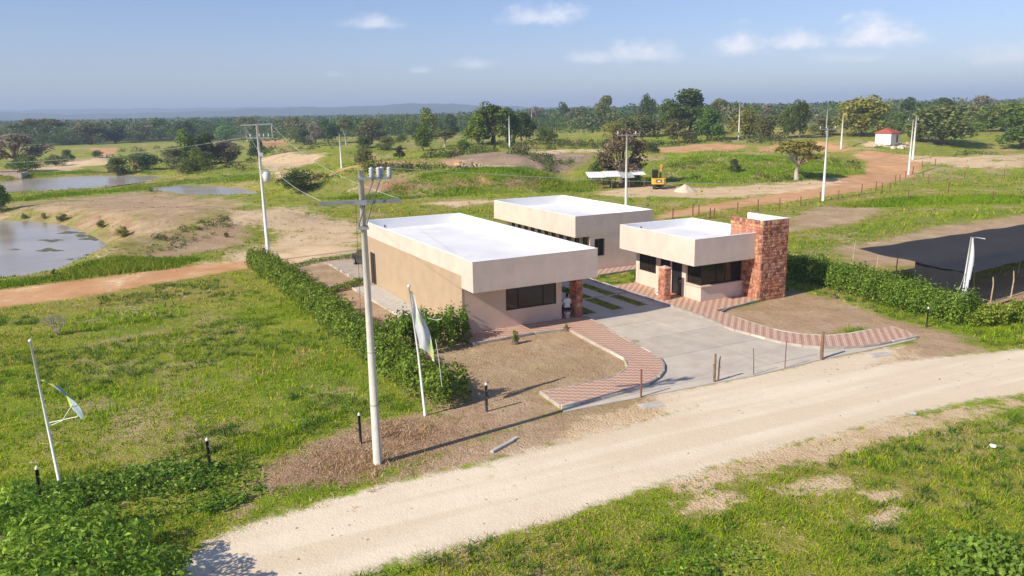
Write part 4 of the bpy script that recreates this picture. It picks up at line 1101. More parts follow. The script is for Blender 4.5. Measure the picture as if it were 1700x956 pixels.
# ------------------------------------------------------------------ shade net
def shade_net():
    m = bpy.data.materials.new('shade_cloth'); m.use_nodes = True; nt = m.node_tree; b = nt.nodes['Principled BSDF']; out = nt.nodes['Material Output']
    b.inputs['Base Color'].default_value = (.018, .019, .024, 1); b.inputs['Roughness'].default_value = .85
    tr = nnode(nt, 'ShaderNodeBsdfTransparent'); mx = nnode(nt, 'ShaderNodeMixShader', inp={0: .18})
    nt.links.new(b.outputs[0], mx.inputs[1]); nt.links.new(tr.outputs[0], mx.inputs[2]); nt.links.new(mx.outputs[0], out.inputs[0])
    z = 2.2; c0 = P(1425, 413, z); c1 = P(1612, 453, z); c2 = P(1800, 405, z); c3 = P(1800, 357, z); mid = P(1520, 431, z)
    r = empty('shade_net', [c1[0], c1[1], 0]); tag(r, 'wide black shade net stretched over thin poles beyond the right hedge', 'shade net'); off = np.array([c1[0], c1[1], 0])

    def fn(u, v):
        a = c0 + (c1 - c0) * v if True else 0
        d = c3 + (c2 - c3) * v
        p = a + (d - a) * u; p = p - off
        sag = -.28 * abs(math.sin(u * math.pi * 4)) * math.sin(max(.05, v) * math.pi * .95) - .12 * math.sin(v * math.pi * 2) ** 2
        return [p[0], p[1], z + sag + .03 * math.sin(u * 40 + v * 9)]
    cloth('net_roof', 60, 26, fn, [m], lambda u, v: 0, r)
    s0 = mid - off; s1 = c1 - off

    def fs(u, v):
        p = s0 + (s1 - s0) * u; return [p[0] + .05 * math.sin(u * 14), p[1] + .04 * math.sin(u * 9 + v * 2), (z - .1) * (1 - v) + .03 * math.sin(u * 20)]
    cloth('net_side', 24, 8, fs, [m], lambda u, v: 0, r)
    for (x, y, zt) in ((1415, 440, 2.25), (1455, 449, 2.1), (1487, 452, 2.05), (1521, 466, 2.15), (1644, 502, 1.9), (1678, 493, 2.0), (1612, 500, 2.2), (1715, 478, 2.1), (1690, 455, 2.1)):
        q = P(x, y) - off; MB().tube([(q[0], q[1], -.2), (q[0] + .06, q[1], 1.1), (q[0] + rnd.uniform(-.1, .15), q[1], zt - .3)], [.045, .04, .035], 7).build('pole', M_WOODL, r)
    return r


shade_net()


# ------------------------------------------------------------------ far site things
def shelter():
    b = ground(1025, 312); r = empty('roof_shelter', b, R(4)); tag(r, 'low shelter with white sheet roofing under the big brownish tree', 'shelter')
    for i, (x0, x1, y0, z0, z1) in enumerate(((-4.9, -2.2, -1.6, 2.15, 1.85), (-2.25, .3, -1.8, 2.25, 1.95), (.25, 2.4, -1.9, 2.2, 1.75), (2.35, 4.4, -1.2, 2.3, 2.1))):
        V = []; n = 14
        for j in range(n + 1):
            x = x0 + (x1 - x0) * j / n; h = .03 * (j % 2); V += [(x, y0, z1 + h), (x, y0 + 3.4, z0 + .35 + h), (x, y0 + 3.4, z0 + .33 + h), (x, y0, z1 + h - .02)]
        F = []
        for j in range(n):
            a = j * 4; F += [(a, a + 4, a + 5, a + 1), (a + 3, a + 2, a + 6, a + 7), (a, a + 3, a + 7, a + 4), (a + 1, a + 5, a + 6, a + 2)]
        MB().add(V, F).build('roof_sheet', M_WHITEP if i != 2 else mat('grey_sheet', (.45, .47, .48), .5, .1), r)
    for x, y in ((-4.7, -1.4), (-1.2, -1.5), (1.6, -1.4), (4.1, -1.0), (-4.6, 1.5), (4.0, 1.6), (0, 1.5)): MB().tube([(x, y, -.6), (x, y, 1.95)], .06, 6).build('post', M_WOOD, r)
    for x, w, h in ((-.6, .9, .8), (.9, 1.2, .7), (2.3, .8, 1.0)):
        o = empty('crate', b + [x, .6, 0], rnd.uniform(0, 1)); tag(o, {-.6: 'low dark crate under the white roofed shelter, left of three', .9: 'wide dark crate under the white roofed shelter, middle of three', 2.3: 'tall dark crate under the white roofed shelter, right of three'}[x], 'crate')
        for k in range(4): MB().box(-w / 2, w / 2, -.4, .4, k * h / 4, k * h / 4 + h / 4 - .03).build('board', M_WOOD, o)


def excavator():
    b = ground(1093, 313); r = empty('excavator', b, R(-8)); tag(r, 'yellow excavator seen from behind beside the sand pile', 'excavator')
    for s in (-1, 1):
        t = MB(); pr = [(-1.5, .12), (-1.25, 0), (1.25, 0), (1.5, .12), (1.55, .35), (1.3, .62), (-1.3, .62), (-1.55, .35)]
        x0, x1 = (s * .62 - .22, s * .62 + .22); n = len(pr)
        t.add([(x0, y, z) for y, z in pr] + [(x1, y, z) for y, z in pr], [tuple(range(n)), tuple(range(2 * n - 1, n - 1, -1))] + [(i, n + i, n + (i + 1) % n, (i + 1) % n) for i in range(n)])
        t.build('track', M_DARKST, r)
    MB().box(-.5, .5, -.9, .9, .3, .75).build('undercarriage', M_DARKST, r)
    body = MB().prism([(-1.05, 1.3), (-1.05, -1.1), (-.75, -1.45), (.75, -1.45), (1.05, -1.1), (1.05, 1.3)], .78, 1.62).build('body', M_YELLOW, r)
    MB().box(-.42, .42, -1.475, -1.45, 1.05, 1.5).build('engine_grille', M_DARKST, body); MB().box(-.22, .22, -1.49, -1.476, 1.12, 1.35).build('plate', M_WHITEP, body)
    MB().prism([(-1.0, 1.25), (-1.0, -.2), (-.1, -.2), (-.1, 1.25)], 1.62, 2.75).build('cab', M_GLASS, r); MB().box(-1.04, -.06, -.24, 1.29, 2.75, 2.85).box(-1.02, -.94, -.22, -.14, 1.62, 2.75).box(-.16, -.08, -.22, -.14, 1.62, 2.75).build('cab_roof', M_DARKST, r)
    MB().bar((.3, .9, 1.5), (.5, 2.4, 3.3), .3, .38).bar((.5, 2.35, 3.28), (.55, 4.2, 3.2), .28, .32).build('boom', mat('worn_yellow_paint', (.45, .26, .05), .7, .3, 4), r)
    MB().bar((.55, 4.2, 3.4), (.55, 4.6, 1.2), .26, .34).build('stick', M_YELLOW, r); MB().prism([(.15, 4.2), (.95, 4.2), (.95, 5.0), (.15, 5.0)], .45, 1.3).build('bucket', M_DARKST, r)
    MB().tube([(.3, 1.1, 1.7), (.34, 2.2, 2.9)], .07, 8).build('hydraulic_ram', M_STEEL, r)


def pile():
    b = ground(1137, 318); V = []; F = []; n = 24; rings = 8
    for j in range(rings + 1):
        t = j / rings
        for k in range(n):
            a = 2 * math.pi * k / n; q = 1 + .12 * math.sin(3 * a + 1) + .06 * math.sin(7 * a); V.append((1.75 * t * q * math.cos(a), 1.4 * t * q * math.sin(a), 1.15 * (1 - t) ** .85 * (1 + .05 * math.sin(5 * a + j)) - .06))
    for j in range(rings):
        for k in range(n): F.append((j * n + k, (j + 1) * n + k, (j + 1) * n + (k + 1) % n, j * n + (k + 1) % n))
    o = MB().add(V, F).build('sand_pile', M_SAND, None, True); o.location = b; tag(o, 'pale conical heap of sand right of the excavator', 'sand pile')


def hut():
    b = ground(1472, 236); b[2] = max(b[2], PD(1472, 236, b[1])[2]); r = empty('hut', b, R(38)); tag(r, 'small white hut with a red tiled roof on the far right rise', 'hut')
    s = b[1] / 200.0; w, d, h = 2.0 * s, 2.0 * s, 2.35 * s
    wm = mat('hut_white', (.8, .79, .76), .9, .04)
    MB().box(-w, w, -d, d, -.6, h).build('wall', wm, r)
    e = .45 * s
    rf = MB().add([(-w - e, -d - e, h), (w + e, -d - e, h), (w + e, d + e, h), (-w - e, d + e, h), (-w * .35, 0, h + 1.15 * s), (w * .35, 0, h + 1.15 * s)], [(0, 1, 5, 4), (1, 2, 5), (2, 3, 4, 5), (3, 0, 4), (3, 2, 1, 0)]).build('roof', M_REDTILE, r)
    MB().box(-w - e, w + e, -d - e - .05, -d - e, h - .18 * s, h).box(w + e, w + e + .05, -d - e, d + e, h - .18 * s, h).build('eaves_board', M_REDTILE, rf)
    MB().box(w * .35, w * .8, -d - .04, -d, -.1, 1.9 * s).build('door', mat('pink_door', (.35, .10, .12), .7, .1), r)
    wn = MB().box(w, w + .03, -.5 * s, .5 * s, .95 * s, 1.75 * s).build('window', M_FRAME, r); MB().box(w + .03, w + .05, -.44 * s, .44 * s, 1.0 * s, 1.7 * s).build('pane', M_GLASS, wn)
    # rubble footing stones below it
    for i in range(16):
        x, y = 1452 + rnd.uniform(0, 60), 240 + rnd.uniform(0, 7); q = ground(x, y); rr_ = rnd.uniform(.35, .85)
        V = [(Vector((rnd.gauss(0, 1), rnd.gauss(0, 1), rnd.gauss(0, .7))).normalized() * rr_ * rnd.uniform(.8, 1.1)) for _ in range(14)]
        import bmesh
        bm = bmesh.new(); [bm.verts.new(v) for v in V]; bmesh.ops.convex_hull(bm, input=bm.verts); me = bpy.data.meshes.new('boulder'); bm.to_mesh(me); bm.free()
        for v in list(me.vertices): pass
        me.materials.append(M_SAND if i % 2 else M_CONC); o = link(bpy.data.objects.new('boulder', me)); o.location = q + [0, 0, rr_ * .3]
        tag(o, 'pale boulder in the rubble below the red roofed hut', 'boulder', 'boulders below the hut')


def loader():
    b = ground(235, 281); r = empty('tractor', b, R(70)); tag(r, 'small rusty red tractor beside the dark bushes beyond the far pond', 'tractor')
    MB().prism([(-.5, -1.2), (.5, -1.2), (.5, 1.9), (-.5, 1.9)], .8, 1.6).build('body', mat('rust_red_paint', (.30, .10, .06), .7, .2), r)
    MB().box(-.7, .7, -1.1, .3, 1.6, 1.75).box(-.65, -.55, -1.0, -.9, 1.75, 2.7).box(.55, .65, -1.0, -.9, 1.75, 2.7).box(-.65, -.55, .1, .2, 1.75, 2.7).box(.55, .65, .1, .2, 1.75, 2.7).box(-.8, .8, -1.15, .4, 2.7, 2.8).build('cab', M_DARKST, r)
    for x, y, rr_ in ((-.75, -.7, .8), (.75, -.7, .8), (-.6, 1.4, .5), (.6, 1.4, .5)): MB().tube([(x - .18, y, rr_), (x + .18, y, rr_)], rr_, 16).build('wheel', M_BLACK, r)


def car():
    q = W(1.75, 24.2); r = empty('car', q, TH); tag(r, 'dark car with a yellow plate parked behind the shop building', 'car')
    PT = mat('dark_car_paint', (.012, .015, .03), .25, .05, spec=.7)
    # side profile (y = length, rear at -y)
    pr = [(-1.9, .35), (-1.95, .75), (-1.85, 1.0), (-1.55, 1.42), (-.3, 1.48), (.45, 1.35), (1.0, .98), (1.85, .85), (1.95, .5), (1.9, .35)]; n = len(pr); V = []
    for x, k in ((-.82, .95), (-.76, 1.0), (.76, 1.0), (.82, .95)):
        for y, z in pr:
            xx = x * (1 - .16 * max(0, z - .9)); V.append((xx, y * k, .35 + (z - .35) * (k if abs(x) > .8 else 1)))
    F = [tuple(range(n))[::-1], tuple(range(3 * n, 4 * n))]
    for s in range(3): F += [(s * n + i, s * n + (i + 1) % n, (s + 1) * n + (i + 1) % n, (s + 1) * n + i) for i in range(n)]
    body = MB().add(V, F).build('body', PT, r)
    MB().add([(-.6, -1.86, 1.02), (.6, -1.86, 1.02), (.52, -1.6, 1.38), (-.52, -1.6, 1.38)], [(0, 1, 2, 3)]).build('rear_window', M_GLASS, r)
    for s in (-1, 1):
        MB().add([(s * .815, -1.3, 1.02), (s * .815, .75, 1.02), (s * .765, .3, 1.33), (s * .765, -1.2, 1.36)], [(0, 1, 2, 3)]).build('side_window', M_GLASS, r)
        MB().box(s * .62 - .14, s * .62 + .14, -1.98, -1.9, .72, .95).build('tail_light', mat('tail_light_red', (.35, .02, .02), .3, .05), r)
        MB().box(s * .6 - .16, s * .6 + .16, 1.86, 1.93, .62, .78).build('headlight', M_WHITEP, r)
        for y in (-1.2, 1.2):
            w = MB().tube([(s * .68, y, .31), (s * .86, y, .31)], .31, 18).build('wheel', M_BLACK, r); MB().tube([(s * .861, y, .31), (s * .872, y, .31)], .19, 12).build('rim', M_STEEL, w)
    MB().box(-.3, .3, -2.0, -1.94, .55, .75).build('number_plate', mat('plate_yellow', (.8, .45, .03), .5, .05), r)
    MB().box(-.8, .8, -2.0, -1.88, .36, .52).build('bumper', M_BLACK, r)


shelter(); excavator(); pile(); hut(); loader(); car()


def person():
    loc = W(6.82, 1.7, ZW); r = loc
    import bmesh
    # seated on an upturned bucket, back to the camera, facing along the wall
    J = {'pel': (0, 0, .46), 'sp': (0, .03, .66), 'ch': (0, .02, .88), 'nk': (0, .03, 1.02), 'hd': (0, .07, 1.12), 'ht': (0, .08, 1.26)}
    E_ = [('pel', 'sp'), ('sp', 'ch'), ('ch', 'nk'), ('nk', 'hd'), ('hd', 'ht')]; Rr = {'pel': (.15, .12), 'sp': (.14, .1), 'ch': (.155, .11), 'nk': (.055, .055), 'hd': (.085, .1), 'ht': (.07, .085)}
    for s, k in ((-1, 'l'), (1, 'r')):
        J.update({k + 'sh': (s * .18, .02, .93), k + 'el': (s * .25, .12, .68), k + 'wr': (s * .12, .33, .58), k + 'hn': (s * .08, .4, .57), k + 'hp': (s * .1, .03, .45), k + 'kn': (s * .14, .45, .47), k + 'an': (s * .13, .42, .07), k + 'ft': (s * .14, .56, .04)})
        E_ += [('ch', k + 'sh'), (k + 'sh', k + 'el'), (k + 'el', k + 'wr'), (k + 'wr', k + 'hn'), ('pel', k + 'hp'), (k + 'hp', k + 'kn'), (k + 'kn', k + 'an'), (k + 'an', k + 'ft')]
        Rr.update({k + 'sh': (.06, .06), k + 'el': (.045, .045), k + 'wr': (.032, .032), k + 'hn': (.035, .02), k + 'hp': (.09, .09), k + 'kn': (.065, .065), k + 'an': (.042, .042), k + 'ft': (.045, .035)})
    names = list(J); me = bpy.data.meshes.new('person'); me.from_pydata([J[k] for k in names], [(names.index(a), names.index(b)) for a, b in E_], [])
    o = bpy.data.objects.new('person', me); link(o); md = o.modifiers.new('skin', 'SKIN'); sv = me.skin_vertices[0].data
    for i, k in enumerate(names): sv[i].radius = Rr[k]; sv[i].use_root = (k == 'pel')
    o.modifiers.new('sub', 'SUBSURF').levels = 2
    dg = bpy.context.evaluated_depsgraph_get(); dg.update(); m2 = bpy.data.meshes.new_from_object(o.evaluated_get(dg)); o.modifiers.clear(); o.data = m2
    for c in (mat('skin', (.28, .15, .09), .6, .05), mat('white_shirt', (.68, .70, .74), .9, .08, 9), mat('dark_trousers', (.03, .035, .05), .9, .1), mat('black_hair', (.012, .01, .009), .7, .1)): m2.materials.append(c)
    for p in m2.polygons:
        x, y, z = p.center; p.use_smooth = True
        p.material_index = 3 if z > 1.2 or (z > 1.08 and y < .06) else 0 if z > 1.0 or (y > .24 and z > .52) else 1 if z > .5 and y < .25 else 2
        if z < .075: p.material_index = 3
    o.location = loc; o.rotation_euler = (0, 0, TH + R(-15)); o.scale = (1.12, 1.12, 1.12)
    for p in (): pass
    tag(o, 'person in a white shirt sitting in the shop porch by the red column', 'person')
    # five fingers per hand
    st = empty('stool', loc, TH); tag(st, 'small dark stool the person in the porch sits on', 'stool')
    MB().box(-.2, .2, -.2, .2, .36, .41).build('seat', M_WOOD, st)
    for x in (-.17, .17):
        for y in (-.17, .17): MB().box(x - .02, x + .02, y - .02, y + .02, 0, .36).build('leg', M_WOOD, st)


person()


def bucket(loc, label, tip=False, s=1.0):
    o = empty('bucket', loc, rnd.uniform(0, 3)); tag(o, label, 'bucket'); o.scale = (s, s, s)
    if tip: o.rotation_euler = (R(90), 0, R(-30)); o.location = (loc[0], loc[1], loc[2] + .17 * s)
    MB().lathe([(.12, 0), (.16, .32), (.17, .32), (.17, .35), (.15, .35), (.115, .03)], (0, 0, 0), 16).build('shell', M_WHITEP, o, True)
    MB().tube([(-.17, 0, .33), (-.12, 0, .45), (0, 0, .5), (.12, 0, .45), (.17, 0, .33)], .008, 5).build('handle', M_STEEL, o)


bucket(W(6.66, 1.4, ZW), 'white bucket on the pavement beside the sitting person')
bucket(W(15.2, 3.55, ZW), 'white bucket lying on its side by the gatehouse pillar', True, 1.5)
mo = empty('mop', W(15.65, 7.0, ZW)); tag(mo, 'thin mop leaning against the far corner of the gatehouse', 'mop')
MB().tube([(0, 0, .05), (.2, .1, 1.5)], .016, 6).build('handle', M_WHITEP, mo); MB().lathe([(.14, 0), (.1, .06), (.03, .14)], (0, 0, 0), 8).build('head', mat('mop_red', (.5, .2, .18), .9, .2), mo)
for px, sx, sy, lab in (((1082, 673), .5, .3, 'pale concrete cover slab in the verge right of the rusty rod'), ((1461, 589), .6, .28, 'pale concrete cover slab in the verge below the right pavement')):
    b = ground(*px); o = empty('cover_slab', b, R(18)); tag(o, lab, 'slab'); MB().box(-sx, sx, -sy, sy, -.05, .025).build('lid', M_CONC, o); MB().box(-sx * .8, sx * .8, -sy * .75, sy * .75, .025, .04).build('lid_panel', M_CONC, o)
b = ground(838, 740); o = empty('concrete_post', b, R(52)); tag(o, 'broken concrete post lying in the dry verge below the yard', 'concrete post')
MB().box(-.75, .5, -.07, .07, -.02, .09).build('shaft', M_CONC, o); MB().box(.51, .8, -.02, .12, -.02, .07).build('broken_end', M_CONC, o)
for px, lab in (((1648, 743), 'crumpled white sack lying in the grass at the lower right'), ((1516, 689), 'small pale blue bag on the lower road edge')):
    b = ground(*px); V = [Vector((rnd.gauss(0, 1), rnd.gauss(0, 1), rnd.gauss(0, 1))).normalized() for _ in range(26)]
    import bmesh
    bm = bmesh.new(); [bm.verts.new((v.x * .15 * rnd.uniform(.7, 1.1), v.y * .14 * rnd.uniform(.7, 1.1), .07 + v.z * .08)) for v in V]; bmesh.ops.convex_hull(bm, input=bm.verts); me = bpy.data.meshes.new('sack'); bm.to_mesh(me); bm.free()
    me.materials.append(M_WHITEP if px[0] > 1600 else mat('pale_blue_bag', (.5, .55, .62), .6, .1)); o = link(bpy.data.objects.new('sack', me)); o.location = b; tag(o, lab, 'sack')
b = ground(14, 296); o = empty('culvert', b, R(10)); tag(o, 'pinkish concrete culvert head at the left end of the far pond', 'culvert')
CUL = mat('culvert_concrete', (.55, .42, .36), .9, .2); MB().box(-5, 2.4, -1.2, -.6, -.8, 1.0).box(2.4, 3.2, -1.2, 3, -.8, .5).build('head_wall', CUL, o); MB().tube([(-1.5, -1.25, .1), (-1.5, -.9, .1)], .45, 14).build('pipe_mouth', M_DARKST, o); MB().box(-5.2, 2.6, -1.35, -.45, 1.0, 1.15).build('coping', CUL, o)


# ------------------------------------------------------------------ vegetation
def unit(v): return v / np.maximum(np.linalg.norm(v, axis=-1, keepdims=True), 1e-9)


def leaves(C, N, S, rs, asp=.55, fold=.10):
    n = len(C); N = unit(N); t = unit(np.cross(N, rs.normal(size=(n, 3)))); b = np.cross(N, t); S = S[:, None]
    V = np.stack([C - t * S * .5, C + b * S * asp * .5 + N * S * fold, C + t * S * .5 - N * S * fold * .5, C - b * S * asp * .5 + N * S * fold], 1).reshape(-1, 3)
    return V, np.arange(4 * n).reshape(n, 4)


TONES = {'dark': ((.040, .070, .018), (.11, .155, .038)), 'mid': ((.065, .115, .02), (.16, .22, .045)), 'bright': ((.10, .17, .02), (.22, .31, .05)),
         'yellow': ((.15, .16, .03), (.34, .31, .08)), 'grey': ((.15, .125, .09), (.31, .27, .20)), 'olive': ((.09, .11, .034), (.22, .22, .08)), 'brown': ((.11, .085, .055), (.26, .205, .12))}


def tone_cols(tone, n, rs, k=4, shade=None):
    a, b = np.array(TONES[tone][0]), np.array(TONES[tone][1]); t = rs.rand(n, 1) ** (1.7 if tone.startswith('hedge') else 1.2)
    c = (a + (b - a) * t) * 1.42; c = c * (1 + .12 * rs.normal(size=(n, 1)))
    c = np.concatenate([np.clip(c, 0, 1), np.ones((n, 1))], 1); return np.repeat(c, k, 0)


M_LEAF = leafmat('foliage'); M_LEAFN = leafmat('hedge_foliage', randv=.05, rough=.42); M_GRASS = leafmat('grass_blades', trans=.35, rough=.9, randv=0.0, spec=.04)


def lobe_leaves(lobes, n, size, rs, fill=.25):
    w = np.array([l[1][0] * l[1][1] + l[1][0] * l[1][2] for l in lobes]); w = w / w.sum(); k = rs.choice(len(lobes), n, p=w)
    c = np.array([l[0] for l in lobes])[k]; r = np.array([l[1] for l in lobes])[k]
    d = unit(rs.normal(size=(n, 3)) + [0, 0, .25]); rad = np.where(rs.rand(n) < fill, rs.uniform(.3, .8, n), rs.uniform(.8, 1.08, n))
    C = c + d * r * rad[:, None]; N = unit(d + .75 * rs.normal(size=(n, 3)) + [0, 0, .3]); S = size * rs.uniform(.6, 1.35, n)
    return C, N, S


def gen_tree(kind, tone, seed):
    rs = np.random.RandomState(seed); rn = random.Random(seed); T = MB(); lobes = []; nl, sz = 2600, .55
    def ring(n, z0, z1, rmax, lr, flat=1.0, prof=None):
        for i in range(n):
            z = rn.uniform(z0, z1); t = (z - z0) / max(z1 - z0, 1e-6); pr = prof(t) if prof else math.sin(math.pi * min(1, .25 + t * .75)) ** .6
            a = rn.uniform(0, 6.28); q = rmax * pr * math.sqrt(rn.uniform(.15, 1)); s = lr * rn.uniform(.7, 1.25)
            lobes.append(((q * math.cos(a), q * math.sin(a), z), (s, s, s * flat)))
    if kind == 'round': ring(32, 1.9, 8.7, 3.6, 1.4, 1, lambda t: math.sin(math.pi * (.22 + t * .72)) ** .7); tr = 1.5; nl = 3000
    elif kind == 'umbrella': ring(24, 7.0, 9.0, 4.2, 1.15, .55, lambda t: 1 - .55 * t); ring(8, 5.2, 6.8, 3.4, .9, .5); tr = 3.6; nl = 1900
    elif kind == 'tall': ring(14, 2.2, 6.0, 3.6, 1.4); ring(14, 5.5, 9.2, 2.6, 1.25, 1, lambda t: 1 - .6 * t); tr = 1.6
    elif kind == 'bush': ring(26, 1.2, 8.6, 3.9, 1.6, .9, lambda t: math.sqrt(max(.05, 1 - (t * .95) ** 2))); tr = .6; nl = 2400
    elif kind == 'sparse': ring(30, 3.0, 9.0, 4.0, 1.0); tr = 2.4; nl = 2600; sz = .45
    elif kind == 'bare': tr = 3.0; ring(16, 5.5, 9.2, 3.6, .6); nl = 160; sz = .3
    th = .34 if kind != 'bush' else .2
    p = [(0, 0, -.8), (rn.uniform(-.2, .2), rn.uniform(-.2, .2), tr * .6), (rn.uniform(-.3, .3), rn.uniform(-.3, .3), tr)]
    T.tube(p, [th * 1.3, th, th * .8], 8)
    top = np.array(p[-1])
    for (c, s) in lobes[::1 if kind in ('bare', 'sparse', 'umbrella') else 2]:
        c = np.array(c); m = top + (c - top) * .5 + np.array([rn.uniform(-.3, .3), rn.uniform(-.3, .3), rn.uniform(.1, .5) if kind != 'umbrella' else -.2])
        T.tube([top, m, c], [th * .42, th * .26, th * .07], 5)
        if kind in ('bare', 'sparse'):
            for _ in range(5 if kind == 'bare' else 3):
                e = c + np.array([rn.uniform(-1.3, 1.3), rn.uniform(-1.3, 1.3), rn.uniform(-.3, 1.1)]); T.tube([m + (c - m) * rn.uniform(.2, .9), e], [th * .14, .02], 4)
    C, N, S = lobe_leaves(lobes, nl, sz, rs); V, F = leaves(C, N, S, rs, .75)
    tm = T.mesh('trunk', M_BARKW if kind in ('umbrella', 'bare') else M_BARK, True)
    cm = np_mesh('crown', V, F, M_LEAF, tone_cols(tone, nl, rs)); return tm, cm


_protos = {}


def tree(px, base_y, top_y, w_px, kind, tone, label, name='tree', cat='tree', group=None, depth=None):
    b = ground(px, base_y)
    d = ray(px, top_y); t = (b[:2] @ d[:2]) / (d[:2] @ d[:2]); h = CAMH + t * d[2] - b[2]
    w = w_px / FPX * np.hypot(b[0], b[1]) / math.cos(math.atan2(b[0], b[1])) ** 0
    sd = sum(map(ord, label)) % 3; key = (kind, tone, sd)
    if key not in _protos: _protos[key] = gen_tree(kind, tone, hash_(key))
    tm, cm = _protos[key]
    o = empty(name, b, rnd.uniform(0, 6.28)); tag(o, label, cat, group)
    k = {'round': 9.6, 'umbrella': 10.2, 'tall': 8.6, 'bush': 10.2, 'sparse': 9.6, 'bare': 9.2}[kind]; kz = {'round': 10.0, 'umbrella': 9.7, 'tall': 10.2, 'bush': 10.0, 'sparse': 9.8, 'bare': 9.8}[kind]
    o.scale = (w / k, w / k, h / kz)
    link(bpy.data.objects.new('trunk', tm), o); link(bpy.data.objects.new('crown', cm), o); return o


def hash_(k): return sum(ord(c) * (i + 3) for i, c in enumerate(str(k))) % 99991


